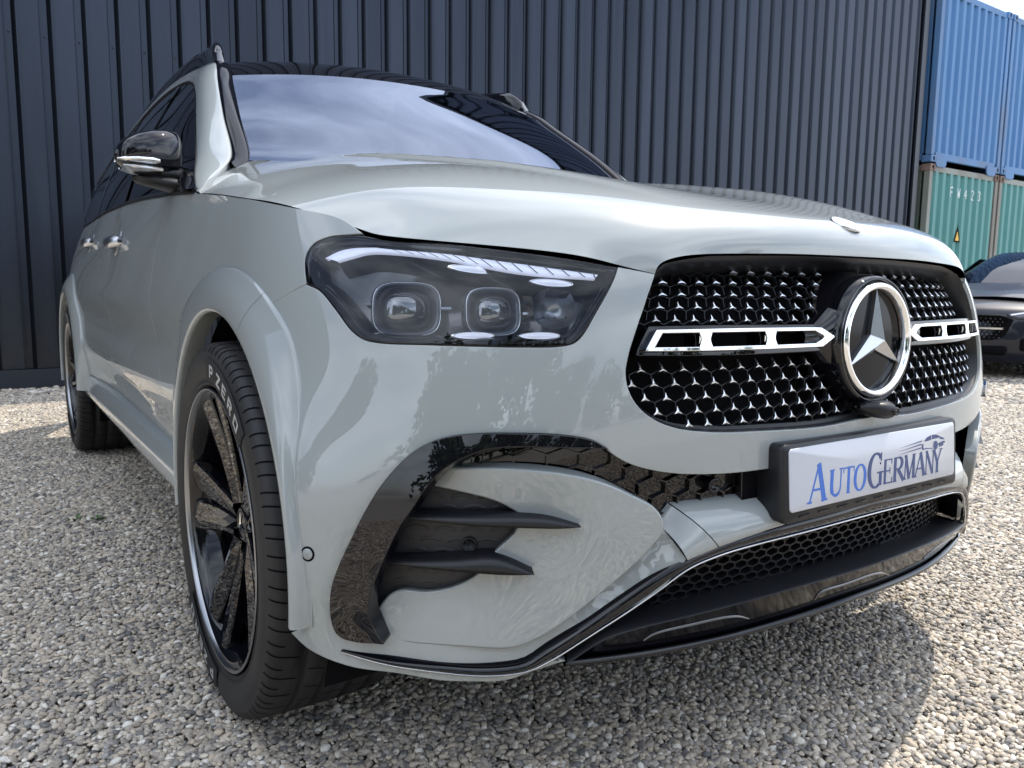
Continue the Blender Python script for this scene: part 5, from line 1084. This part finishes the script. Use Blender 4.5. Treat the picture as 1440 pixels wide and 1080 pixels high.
ln(m,t.outputs['Object'],n_.inputs['Vector']); ln(m,n_.outputs[0],rr.inputs[0]); ln(m,r.outputs[0],mxr.inputs[1]); ln(m,rr.outputs[0],mxr.inputs[2]); ln(m,mxr.outputs[0],bsdf(m).inputs['Base Color'])
pc=bpy.data.collections.new('pebble_shapes')
import bmesh
for k in range(8):
    bm=bmesh.new(); bmesh.ops.create_icosphere(bm,subdivisions=2,radius=1.0); rs=np.random.RandomState(k)
    D=rs.randn(7,3); D/=np.linalg.norm(D,axis=1)[:,None]; amp=rs.uniform(.05,.22,7)
    sx,sy_,sz=rs.uniform(.9,1.4),rs.uniform(.62,.95),rs.uniform(.42,.72)
    for v in bm.verts:
        c=np.array(v.co); k2=1
        for d_,a_ in zip(D,amp): k2-=a_*max(0,c@d_-.45)*1.3
        v.co=Vector((c[0]*k2*sx,c[1]*k2*sy_,c[2]*k2*sz))
    me=bpy.data.meshes.new('pebble'); bm.to_mesh(me); bm.free(); me.materials.append(PEB); me.polygons.foreach_set('use_smooth',[True]*len(me.polygons))
    pc.objects.link(bpy.data.objects.new('pebble',me))
cam2=np.array(CAM_LOC[:2])
def cells(x0,x1,y0,y1,sp,layers,zr,keep):
    out=[]
    for L in range(layers):
        X,Y=np.meshgrid(np.arange(x0,x1,sp),np.arange(y0,y1,sp)); P=np.c_[X.ravel(),Y.ravel()]+RNG.uniform(-.5,.5,(X.size,2))*sp*1.1
        P=P[keep(P)]; z=RNG.uniform(*zr,len(P)); out.append(np.c_[P,z,np.exp(RNG.normal(0,.27,len(P))).clip(.55,1.6)*sp])
    return np.concatenate(out)
fw=np.array([_f.x,_f.y]); fw/=np.linalg.norm(fw); rt=np.array([fw[1],-fw[0]])
def view(P,dmin,dmax):
    d=P-cam2; f=d@fw; s=d@rt; return (f>dmin)&(f<dmax)&(np.abs(s)<f*.70+.25)
und=lambda P:~((np.abs(P[:,0])<.62)&(P[:,1]>1.3)&(P[:,1]<4.4))
gv=[];gf=[]
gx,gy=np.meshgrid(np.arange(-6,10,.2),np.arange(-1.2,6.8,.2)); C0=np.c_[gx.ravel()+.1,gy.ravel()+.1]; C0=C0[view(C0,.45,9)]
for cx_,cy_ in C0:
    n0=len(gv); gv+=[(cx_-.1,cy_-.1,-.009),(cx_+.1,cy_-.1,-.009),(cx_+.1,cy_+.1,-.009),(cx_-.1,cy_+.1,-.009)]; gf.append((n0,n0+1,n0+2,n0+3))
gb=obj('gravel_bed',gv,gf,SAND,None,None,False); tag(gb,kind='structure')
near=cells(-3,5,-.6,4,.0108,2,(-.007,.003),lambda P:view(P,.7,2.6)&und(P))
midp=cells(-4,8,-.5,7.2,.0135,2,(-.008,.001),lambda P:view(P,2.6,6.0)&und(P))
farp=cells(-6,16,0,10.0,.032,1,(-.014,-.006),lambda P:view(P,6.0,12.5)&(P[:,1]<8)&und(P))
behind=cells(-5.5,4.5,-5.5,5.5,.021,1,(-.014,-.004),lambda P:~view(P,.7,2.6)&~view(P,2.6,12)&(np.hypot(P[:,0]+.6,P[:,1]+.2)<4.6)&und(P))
A=np.concatenate([near,midp,farp,behind]); pm=bpy.data.meshes.new('pebbles'); pm.vertices.add(len(A)); pm.vertices.foreach_set('co',A[:,:3].astype(np.float32).ravel())
at=pm.attributes.new('size','FLOAT','POINT'); at.data.foreach_set('value',(A[:,3]*.62).astype(np.float32)); pm.update()
peb=bpy.data.objects.new('pebbles',pm); COL.objects.link(peb); tag(peb,'loose rounded grey and cream pebbles covering the whole yard','pebbles',kind='stuff')
ng=bpy.data.node_groups.new('scatter','GeometryNodeTree'); ng.interface.new_socket('Geometry',in_out='INPUT',socket_type='NodeSocketGeometry'); ng.interface.new_socket('Geometry',in_out='OUTPUT',socket_type='NodeSocketGeometry')
gi_=ng.nodes.new('NodeGroupInput'); go_=ng.nodes.new('NodeGroupOutput'); ip=ng.nodes.new('GeometryNodeInstanceOnPoints'); ci=ng.nodes.new('GeometryNodeCollectionInfo'); ci.inputs['Collection'].default_value=pc; ci.inputs['Separate Children'].default_value=True; ci.inputs['Reset Children'].default_value=True
ip.inputs['Pick Instance'].default_value=True
rv=ng.nodes.new('FunctionNodeRandomValue'); rv.data_type='FLOAT_VECTOR'; rv.inputs[0].default_value=(-.45,-.45,0); rv.inputs[1].default_value=(.45,.45,6.283)
na=ng.nodes.new('GeometryNodeInputNamedAttribute'); na.data_type='FLOAT'; na.inputs[0].default_value='size'
L=ng.links.new; L(gi_.outputs[0],ip.inputs['Points']); L(ci.outputs[0],ip.inputs['Instance']); L(rv.outputs[0],ip.inputs['Rotation']); L(na.outputs[0],ip.inputs['Scale']); L(ip.outputs[0],go_.inputs[0])
mo=peb.modifiers.new('scatter','NODES'); mo.node_group=ng
# ---------- clad building
CLAD=mat('clad_steel',(.036,.044,.062),.36,.85,0,.2); add_bump(CLAD,6,.10,.01,4); 
m=CLAD; t=nn(m,'ShaderNodeTexCoord'); mpn=nn(m,'ShaderNodeMapping'); mpn.inputs['Scale'].default_value=(7,7,.5); n_=nn(m,'ShaderNodeTexNoise'); n_.inputs['Scale'].default_value=1.6; n_.inputs['Detail'].default_value=8
gp_=nn(m,'ShaderNodeNewGeometry'); sx_=nn(m,'ShaderNodeSeparateXYZ'); sp_=nn(m,'ShaderNodeMapRange'); sp_.inputs['From Min'].default_value=.15; sp_.inputs['From Max'].default_value=.9; sp_.inputs['To Min'].default_value=.55; sp_.inputs['To Max'].default_value=0
n2_=nn(m,'ShaderNodeTexNoise'); n2_.inputs['Scale'].default_value=14; n2_.inputs['Detail'].default_value=8
oi_=nn(m,'ShaderNodeObjectInfo'); vr=nn(m,'ShaderNodeMapRange'); vr.inputs['To Min'].default_value=.84; vr.inputs['To Max'].default_value=1.12
rr_=nn(m,'ShaderNodeMapRange'); rr_.inputs['To Min'].default_value=.7; rr_.inputs['To Max'].default_value=1.3; mu=nn(m,'ShaderNodeMath',operation='MULTIPLY'); hs=nn(m,'ShaderNodeMixRGB',blend_type='MULTIPLY'); hs.inputs[0].default_value=1; hs.inputs[1].default_value=(.034,.041,.056,1)
ds=nn(m,'ShaderNodeMixRGB'); ds.inputs[2].default_value=(.10,.095,.085,1); dm=nn(m,'ShaderNodeMath',operation='MULTIPLY'); rf_=nn(m,'ShaderNodeMapRange'); rf_.inputs['To Min'].default_value=.26; rf_.inputs['To Max'].default_value=.46
ln(m,gp_.outputs['Position'],mpn.inputs[0]); ln(m,mpn.outputs[0],n_.inputs['Vector']); ln(m,gp_.outputs['Position'],n2_.inputs['Vector']); ln(m,gp_.outputs['Position'],sx_.inputs[0]); ln(m,sx_.outputs[2],sp_.inputs[0])
ln(m,oi_.outputs['Random'],vr.inputs[0]); ln(m,n_.outputs[0],rr_.inputs[0]); ln(m,vr.outputs[0],mu.inputs[0]); ln(m,rr_.outputs[0],mu.inputs[1]); ln(m,mu.outputs[0],hs.inputs[2])
ln(m,sp_.outputs[0],dm.inputs[0]); ln(m,n2_.outputs[0],dm.inputs[1]); ln(m,dm.outputs[0],ds.inputs[0]); ln(m,hs.outputs[0],ds.inputs[1]); ln(m,ds.outputs[0],bsdf(m).inputs['Base Color']); ln(m,n_.outputs[0],rf_.inputs[0]); ln(m,rf_.outputs[0],bsdf(m).inputs['Roughness'])
CLAD2=mat('clad_trim',(.017,.022,.033),.4)
SCREW=mat('screw_head',(.02,.024,.032),.4)
WY=6.83; X0,X1=-24.0,12.13; PIT=.2485; HT=7.2
bl_=thing('clad_building',(0,WY,0),'tall dark blue grey building clad in upright ribbed steel sheet behind the suv','building')
bw=MB(); bw.box((X0/2+X1/2,WY+4.06,HT/2+.02),(X1-X0-.06,8,HT-.1)); bw.build('wall_core',CLAD2,bl_)
def sheet(w):
    "one ribbed sheet: a wide pan and a narrow valley"
    pr_=[(0,0),(.136,0),(.137,.012),(.145,.012),(.146,0),(.149,0),(.152,.044),(.200,.044),(.230,0),(w,0)]  # small groove beside the pan is added to give a thin shaded line
    V=[(x,y,.16) for x,y in pr_]+[(x,y,HT) for x,y in pr_]; n=len(pr_)
    V+=[(.004,-.0012,.16),(.004,-.0012,HT)]
    return V,[(i,i+1,n+i+1,n+i) for i in range(n-1)]
V,F=sheet(PIT-.0015); CM=mesh_data('cladding_sheet',V,F,CLAD,smooth=False)
OFFX=-.075
k=0; x=X0
xs_=np.arange(X0,X1-.1,PIT)
ncols=len(xs_)
for x in xs_:
    o=bpy.data.objects.new('cladding_sheet',CM); COL.objects.link(o); o.parent=bl_; o.location=(x+OFFX,0,0)
mb=MB(); mb.box((X0/2+X1/2,WY-.012,.08),(X1-X0,.05,.15)); mb.build('base_flashing',CLAD2,bl_)
mb=MB(); mb.box((X1-.03,WY-.012,HT/2+.08),(.13,.035,HT-.16)); mb.box((X1+.022,WY+.1,HT/2),(.03,.25,HT)); mb.build('corner_flashing',CLAD2,bl_)
mb=MB(); mb.box((X0/2+X1/2,WY-.02,HT+.03),(X1-X0+.1,.12,.10)); mb.build('eaves_trim',CLAD2,bl_)
SM=None
scr=MB()
for zz in (1.35,2.85,4.35,5.85,7.35):
    for x in xs_:
        for dx in (.02,):
            xx=x+OFFX+.178; n=8; r_=.0075; base=len(scr.V)
            scr.add([(xx+r_*math.cos(t),WY+.0285-0.002,zz+r_*math.sin(t)) for t in np.linspace(0,2*math.pi,n,endpoint=False)]+[(xx,WY+.0235,zz)],[(i,n,(i+1)%n) for i in range(n)])
    scr.add([(X1-.03+.008*math.cos(t),WY-.032,zz+.5+.008*math.sin(t)) for t in np.linspace(0,2*math.pi,8,endpoint=False)],[tuple(range(8))])
x=scr.build('screw_heads',SCREW,bl_); x['kind']='stuff'
# ---------- shipping containers
RUST=mat('rusty_steel',(.16,.085,.06),.8); add_dirt(RUST,(.10,.06,.045),(.25,.17,.14),6)
def cont_mat(name,c,c2):
    m_=mat(name,c,.5); add_dirt(m_,c,c2,2.2,.42,.78,8,(.4,.65),(1,1,.35)); return m_
BLU=cont_mat('blue_container_paint',(.055,.165,.36),(.08,.20,.38)); BLUP=cont_mat('blue_post_paint',(.055,.17,.37),(.10,.15,.24))
GRN=cont_mat('green_container_paint',(.065,.225,.215),(.09,.245,.225)); GRNP=cont_mat('weathered_post_paint',(.20,.22,.19),(.14,.11,.09))
SIDE_G=cont_mat('green_side_paint',(.10,.15,.12),(.17,.16,.12))
def container(x0,z0,body,post,cast,side,label,h=2.9,w=2.44,L=6.05,pockets=True,y0=6.70):
    t=thing('shipping_container',(x0+w/2,y0+L/2,z0),label,'shipping container','stacked shipping containers')
    def bx(name,cs,m_,bev=0):
        mb=MB()
        for c,d in cs: mb.box(c,d)
        o=mb.build(name,m_,t); 
        if bev: bevel(o,bev,2)
        return o
    # corrugated end
    n=9; ins=.11; ww=w-2*ins; p=ww/n; V=[];zt=z0+h-.12; zb=z0+.17; xs=[];
    for k in range(n):
        xs+=[(x0+ins+k*p,.060),(x0+ins+k*p+p*.30,.060),(x0+ins+k*p+p*.48,.014),(x0+ins+k*p+p*.82,.014)]
    xs.append((x0+w-ins,.060)); N_=len(xs)
    V=[(a,y0+b,zb) for a,b in xs]+[(a,y0+b,zt) for a,b in xs]
    obj('end_panel',V,[(i,i+1,N_+i+1,N_+i) for i in range(N_-1)],body,t,None,False)
    for sx in (x0+.055,x0+w-.055): bx('corner_post',[((sx,y0+.055,z0+h/2),(.105,.105,h-.24))],post,.008)
    bx('top_rail',[((x0+w/2,y0+.045,z0+h-.075),(w-.34,.06,.10))],post,.006)
    bx('bottom_rail',[((x0+w/2,y0+.045,z0+.115),(w-.34,.06,.12))],post,.006)
    for sx in (x0+.083,x0+w-.083):
        for sz in (z0+.059,z0+h-.059):
            mb=MB(); mb.box((sx,y0+.085,sz),(.168,.18,.118)); o=mb.build('corner_casting',cast,t); bevel(o,.012,2)
            r=[[(sx+.026*math.cos(u),y0-.007+d,sz+.038*math.sin(u)) for u in np.linspace(0,2*math.pi,14,endpoint=False)] for d in (0,.003)]
            loft('casting_hole',r,VOID,o,closed_c=True,cap=True)
    if pockets:
        for sx in (x0+.33,x0+w-.33):
            P=[(sx-.17,y0-.008,z0+.10),(sx+.17,y0-.008,z0+.10),(sx+.17,y0-.008,z0-.02),(sx+.12,y0-.008,z0-.07),(sx-.12,y0-.008,z0-.07),(sx-.17,y0-.008,z0-.02)]
            obj('gusset_plate',P+[(a,b+.02,c) for a,b,c in P],[tuple(range(6))]+[(i,i+6,(i+1)%6+6,(i+1)%6) for i in range(6)],post,t,None,False)
    # long sides, roof
    ns=22; ps=(L-.3)/ns
    for sx,dr_ in ((x0+.02,1),(x0+w-.02,-1)):
        ys=[]
        for k in range(ns): ys+=[(y0+.15+k*ps,0),(y0+.15+k*ps+ps*.35,0),(y0+.15+k*ps+ps*.5,.034),(y0+.15+k*ps+ps*.85,.034)]
        M_=len(ys); V=[(sx+dr_*b,a,z0+.16) for a,b in ys]+[(sx+dr_*b,a,z0+h-.1) for a,b in ys]
        obj('side_panel',V,[(i,i+1,M_+i+1,M_+i) for i in range(M_-1)],side,t,None,False)
        bx('side_rail',[((sx,y0+L/2,z0+.10),(.05,L-.36,.12)),((sx,y0+L/2,z0+h-.06),(.05,L-.36,.08))],post)
    bx('container_roof',[((x0+w/2,y0+L/2,z0+h-.04),(w-.1,L-.2,.03))],body)
    bx('container_floor',[((x0+w/2,y0+L/2,z0+.14),(w-.12,L-.3,.04))],VOID)
    return t
CX=12.36; ZL=.17
c1=container(CX,ZL,GRN,GRNP,RUST,SIDE_G,'turquoise green container with a yellow warning triangle, beside the wall under a blue one',pockets=False)
c2=container(CX+2.50,ZL,GRN,GRNP,RUST,SIDE_G,'turquoise green container lower right, cut off by the edge of the photo',pockets=False)
c3=container(CX,ZL+2.93,BLU,BLUP,BLUP,BLUP,'bright blue container stacked on the lettered green one, next to the dark wall')
c4=container(CX+2.50,ZL+2.93,BLU,BLUP,BLUP,BLUP,'bright blue container at the upper right corner, right of the first blue one')
c5=container(CX+5.0,ZL,GRN,GRNP,RUST,SIDE_G,'green container beyond the right edge of the photo, in the lower row',pockets=False)
# lettering and triangle on the first green container
LW=mat('faded_white_paint',(.62,.70,.70),.7); YEL=mat('warning_yellow',(.72,.42,.05),.6)
def cont_letter(ch,cx,cz,h=.17,w=.085):
    LTT={'F':[[(0,0),(0,1)],[(0,1),(1,1)],[(0,.52),(.8,.52)]],'W':[[(0,1),(.25,0)],[(.25,0),(.5,.7)],[(.5,.7),(.75,0)],[(.75,0),(1,1)]],'4':[[(.7,0),(.7,1)],[(.7,1),(0,.35)],[(0,.35),(1,.35)]],
    '2':[[(0,.85),(.5,1)],[(.5,1),(1,.75)],[(1,.75),(0,0)],[(0,0),(1,0)]],'3':[[(0,.9),(.5,1)],[(.5,1),(1,.75)],[(1,.75),(.4,.52)],[(.4,.52),(1,.27)],[(1,.27),(.5,0)],[(.5,0),(0,.1)]]}
    mb=MB()
    for kk,(a,b) in enumerate(LTT[ch]):
        a=np.array(a)*[w,h];b=np.array(b)*[w,h]; t=b-a; t/=np.linalg.norm(t); n=np.array([-t[1],t[0]])*.010; Y=6.70+.009-.0006*kk
        mb.add([(cx+p[0],Y,cz+p[1]) for p in (a+n,b+n,b-n,a-n)],[(0,1,2,3)])
    mb.build('container_letter',LW,c1)
pp=(2.44-.22)/9
for ch,k in zip('FW423',(2,3,4,5,6)): cont_letter(ch,CX+.11+k*pp+pp*.55,ZL+2.9-.52)
tz=ZL+1.70; tx=CX+.11+3*pp+pp*.95
mb=MB(); mb.add([(tx-.11,6.705,tz-.1),(tx+.11,6.705,tz-.1),(tx,6.705,tz+.22)],[(0,1,2)]); mb.build('warning_triangle',VOID,c1)
mb=MB(); mb.add([(tx-.07,6.702,tz-.075),(tx+.065,6.702,tz-.075),(tx-.0,6.702,tz+.10)],[(0,1,2)]); mb.build('warning_triangle',YEL,c1)
# ---------- dark car at the right
NAVY=mat('dark_car_paint',(.005,.007,.016),.4,0,.6,.02,spec=.2)
dc=thing('parked_car',(7.15,3.1,0),'dark navy car parked at the right edge in front of the green containers','car')
DX=7.15; DY=3.10
def sect(y,hw,zs_): # cross-section half profile list (x frac,z)
    return y,hw,zs_
def dsec(y,pts):
    L=[(-x,z) for x,z in pts[::-1]]; R_=[(x,z) for x,z in pts]; full=L+R_[1:] if pts[0][0]==0 else L+R_
    q=resample(spline(np.array(full),4),61); return [(DX+a_,DY+y,b_) for a_,b_ in q]
body=[dsec(y,p) for y,p in (
 (.00,[(0,.62),(.35,.61),(.52,.58),(.60,.45),(.62,.30),(.58,.22)]),
 (.03,[(0,.70),(.35,.69),(.60,.64),(.70,.48),(.72,.30),(.70,.20)]),
 (.12,[(0,.76),(.38,.755),(.68,.70),(.80,.50),(.82,.32),(.80,.18)]),
 (.35,[(0,.83),(.40,.83),(.72,.78),(.87,.60),(.895,.38),(.87,.18)]),
 (.80,[(0,.91),(.42,.915),(.74,.87),(.90,.70),(.925,.45),(.90,.20)]),
 (1.30,[(0,.965),(.45,.965),(.76,.93),(.905,.78),(.925,.5),(.90,.22)]),
 (1.55,[(0,.985),(.45,.985),(.78,.95),(.905,.80),(.92,.5),(.90,.22)]),
 (2.6,[(0,.97),(.45,.97),(.80,.96),(.905,.82),(.92,.5),(.90,.22)]),
 (3.8,[(0,.98),(.45,.98),(.76,.96),(.89,.84),(.92,.5),(.90,.22)]),
 (4.5,[(0,.95),(.40,.95),(.70,.92),(.80,.80),(.83,.5),(.80,.25)]),
 (4.65,[(0,.85),(.38,.85),(.62,.82),(.70,.70),(.72,.5),(.70,.3)]))]
ys=[0,.03,.12,.35,.80,1.30,1.55,2.6,3.8,4.5,4.65]; Bd=np.array(body); fine=[]
Mz=second_matrix(np.array(ys)); yq=np.concatenate([np.linspace(0,.12,6)[:-1],np.linspace(.12,4.65,60)]); BS=basis(np.array(ys),Mz,yq); Bf=np.einsum('ki,ijd->kjd',BS,Bd)
loft('car_body',[r_ for r_,y_ in zip(Bf,yq) if y_>.30],NAVY,dc,flip=True)
def plan(x): x=abs(x); return .085*(x/.6)**2+max(0,x-.6)**2*2.6
rows=[]
for z,o in ((.17,.06),(.22,.01),(.30,-.01),(.42,-.012),(.52,-.008),(.60,0),(.66,.015),(.685,.03)): rows.append([(DX+x,DY+plan(x)+o,z-(.02*(x/.9)**2)*(z>.5)) for x in np.linspace(-.885,.885,61)])
for t in np.linspace(.03,1,16): rows.append([(DX+x,DY+plan(x)+.03+(1.42-.03-plan(x))*t,.685+.30*t**.62-.02*(x/.9)**2-.10*t*max(0,abs(x)/.9-.55)**1.5) for x in np.linspace(-.885,.885,61)])
loft('car_bonnet',rows,NAVY,dc)
gh=[dsec(y,p) for y,p in ((1.42,[(0,.985),(.50,.98),(.74,.955)]),(1.75,[(0,1.13),(.50,1.11),(.72,1.0)]),(2.15,[(0,1.30),(.46,1.27),(.66,1.12)]),(2.45,[(0,1.375),(.46,1.345),(.63,1.18)]),(2.9,[(0,1.40),(.46,1.37),(.63,1.2)]),(3.5,[(0,1.37),(.46,1.34),(.62,1.16)]),(4.2,[(0,1.15),(.46,1.12),(.62,1.0)]),(4.45,[(0,.96),(.46,.95),(.62,.93)]))]
loft('car_windscreen',gh[:4],WSGLASS if 0 else GLOSS,dc,flip=True)
loft('car_roof',gh[3:6],NAVY,dc,flip=True); loft('rear_window',gh[5:],GLOSS,dc,flip=True)
for sg in (-1,1):
    P=[(DX+sg*.745,DY+1.5,.95),(DX+sg*.80,DY+2.3,.97),(DX+sg*.80,DY+3.3,.98),(DX+sg*.74,DY+4.2,.97)]; T_=[(DX+sg*.70,DY+1.8,1.03),(DX+sg*.63,DY+2.45,1.30),(DX+sg*.62,DY+3.3,1.30),(DX+sg*.64,DY+4.0,1.05)]
    loft('car_side_window',[P,T_],GLOSS,dc,flip=sg>0)
    rowsA=[(DX+sg*.738,DY+1.44,.965),(DX+sg*.705,DY+1.80,1.06),(DX+sg*.655,DY+2.15,1.19),(DX+sg*.62,DY+2.45,1.30)]
    rowsB=[(x-sg*.05,y-.02,z+.035) for x,y,z in rowsA]
    loft('car_pillar',[rowsA,rowsB],NAVY,dc,flip=sg<0)
    # headlight
    hl=spline(np.array([(.46,.655),(.60,.685),(.76,.70),(.80,.675),(.72,.635),(.56,.615)]),6,True)
    def onfront(x,z,o=0): return (DX+x,DY+plan(x)+max(0,z-.60)*.35-o,z)
    c_=onfront(sg*.63,.66); rows=[]
    rows=[[onfront(sg*(.63+(x-.63)*k),.66+(z-.66)*k,o) for x,z in hl] for k,o in ((1.0,.0),(1.0,.012),(.9,.018),(.5,.02),(.02,.02))]
    o=loft('car_headlight',rows,LAMPGREY,dc,closed_c=True,flip=sg>0)
    rows=[[onfront(sg*x,z+dz,.026) for x,z in ((.50,.660),(.62,.685),(.74,.697))] for dz in (0,-.012)]
    loft('car_light_strip',rows,BULB,o,flip=sg>0)
    # mirror
    ell=ell_loft('car_mirror',[(DX+sg*.86,DY+1.62,1.02,0,.03,.03),(DX+sg*.90,DY+1.6,1.03,0,.06,.06),(DX+sg*1.0,DY+1.6,1.03,0,.055,.055),(DX+sg*1.04,DY+1.61,1.03,0,.02,.02)],NAVY,dc)
# grille of the dark car with studs and bar
GA=MB(); gq=[(-.50,.60),(-.42,.64),(.42,.64),(.50,.60),(.44,.44),(.36,.40),(-.36,.40),(-.44,.44)]
rows=[[(DX+x*k,DY+plan(x*k)-.012-o,.52+(z-.52)*k) for x,z in resample(np.array(gq),40,True)] for k,o in ((1.06,.0),(1.0,.02),(.97,.005),(.01,.0))]
cg=loft('car_grille',rows,VOID,dc,closed_c=True)
stM=mesh_data('car_stud',[(x*1.0,-.002,z*1.0) for x,z in prof]+[(0,-.006,0)],[(i,6,(i+1)%6) for i in range(6)],PIN,smooth=False)
for r in range(7):
    for k in range(-11,12):
        x=(k+.5*(r%2))*.042; z=.42+r*.032
        if abs(x)>.43+.12*(z-.42) : continue
        o=bpy.data.objects.new('car_stud',stM); COL.objects.link(o); o.parent=cg; o.location=(DX+x,DY+plan(x)-.022,z)
rows=[[(DX+x,DY+plan(x)-.034,.515+dz) for x in np.linspace(-.46,.46,20)] for dz in (-.010,.010)]
loft('car_grille_bar',rows,CHROME,cg)
mb=MB(); mb.box((DX,DY+.01,.29),(1.0,.06,.09)); mb.box((DX+.68,DY+.11,.36),(.2,.06,.14),Matrix.Rotation(.25,3,'Z')); mb.box((DX-.68,DY+.11,.36),(.2,.06,.14),Matrix.Rotation(-.25,3,'Z')); o=mb.build('car_air_intake',VOID,dc); bevel(o,.03,2)
def simple_wheel(x,y,r=.34,w=.24):
    sg=1 if x>DX else -1
    rows=[[(x+sg*(t),y+rr*math.cos(a),.34+rr*math.sin(a)) for a in np.linspace(0,2*math.pi,40,endpoint=False)] for t,rr in ((-w,.2),(-w,.32),(-w+.02,.34),(-.02,.34),(0,.32),(.003,.24))]
    e=loft('car_tyre',rows,RUBBER,dc,closed_c=True,flip=sg>0)
    rows=[[(x+sg*(t),y+rr*math.cos(a),.34+rr*math.sin(a)) for a in np.linspace(0,2*math.pi,40,endpoint=False)] for t,rr in ((.003,.24),(-.01,.235),(-.02,.06),(-.005,.0))]
    loft('car_rim',rows,SATCHROME,e,closed_c=True,flip=sg>0)
for x in (DX-.93,DX+.93):
    for y in (DY+.85,DY+3.7): simple_wheel(x,y)
# turn the finished car to its real heading
dc.location=(7.10,3.45,0); dc.rotation_euler=(0,0,math.radians(-83))
for ch in list(bpy.data.objects):
    if ch.parent==dc: ch.matrix_parent_inverse=Matrix.Translation((-DX,-DY,0))
# ---------- small weeds
LEAF=mat('weed_leaf',(.06,.13,.03),.6)
def weed(x,y,label,n=14,sz=.035):
    mb=MB()
    for k in range(n):
        a=RNG.uniform(0,6.28); l=RNG.uniform(.5,1)*sz; w=l*.28; up=RNG.uniform(.2,.9); d=np.array([math.cos(a),math.sin(a)]); s_=np.array([-d[1],d[0]])*w
        p0=np.array([x,y])+d*.004; p1=p0+d*l*.55; p2=p0+d*l
        mb.add([(p0[0],p0[1],0),(p1[0]+s_[0],p1[1]+s_[1],l*up*.6),(p2[0],p2[1],l*up*.7),(p1[0]-s_[0],p1[1]-s_[1],l*up*.6)],[(0,1,2,3)])
    o=mb.build('weed',LEAF,None); tag(o,label,'weed','weeds in the gravel')
weed(-1.02,2.44,'tiny green weed in the gravel just left of the front tyre')
weed(-1.10,2.48,'small green weed left of the others beside the front tyre',10,.03)
weed(-1.33,5.9,'low green weed at the left edge near the wall',18,.05)
# ---------- trees behind the photographer (seen only as reflections)
LEAF2=mat('tree_leaf',(.045,.075,.025),.7); BARK=mat('bark',(.10,.08,.06),.9)
def tree(x,y,h,label):
    t=thing('broadleaf_tree',(x,y,0),label,'tree','trees on the far side of the yard')
    tr=[[(x+r*math.cos(a),y+r*math.sin(a),z) for a in np.linspace(0,6.283,9)[:-1]] for z,r in ((0,.22),(h*.2,.17),(h*.5,.12),(h*.8,.04))]
    loft('trunk',tr,BARK,t,closed_c=True)
    mb=MB(); rs=np.random.RandomState(int(abs(x*10+y))); cl=[(rs.uniform(-.42,.42)*h,rs.uniform(-.3,.3)*h,h*rs.uniform(.12,.88)**1.1,h*rs.uniform(.12,.22)) for _ in range(26)]
    for cx_,cy_,cz_,cr_ in cl:
        for _ in range(55):
            d=rs.randn(3); d/=np.linalg.norm(d); p=np.array([x+cx_,y+cy_,cz_])+d*cr_*rs.uniform(.7,1.05); u=rs.randn(3); u/=np.linalg.norm(u); v=np.cross(u,d); v/=np.linalg.norm(v)+1e-9; k=h*.045
            mb.add([p-u*k,p+v*k*.7,p+u*k,p-v*k*.7],[(0,1,2,3)])
    mb.build('crown',LEAF2,t)
for x,y,h,lb in [(-16,-8,8.5,'broadleaf tree nearest to the yard, off to the left'),(-15,-13,10,'tall broadleaf tree behind the nearest one'),(-8,-23,7.5,'broadleaf tree in the middle of the far row'),(-3,-27,6,'low broadleaf tree in the far row'),(3,-27,6.5,'broadleaf tree right of the low one in the far row'),(9,-26,6.5,'rounded broadleaf tree in the far row'),(15,-25,5.5,'last and lowest broadleaf tree of the far row'),(-12,-19,9,'broadleaf tree where the two rows meet'),(-24,-12,10,'tall broadleaf tree set back behind the left row'),(-21,2,7,'unseen broadleaf tree added to darken the wall ribs, at the far left end of the clad building')]:  # the last tree is added out of view to darken reflections in the ribs
    tree(x,y,h,lb)
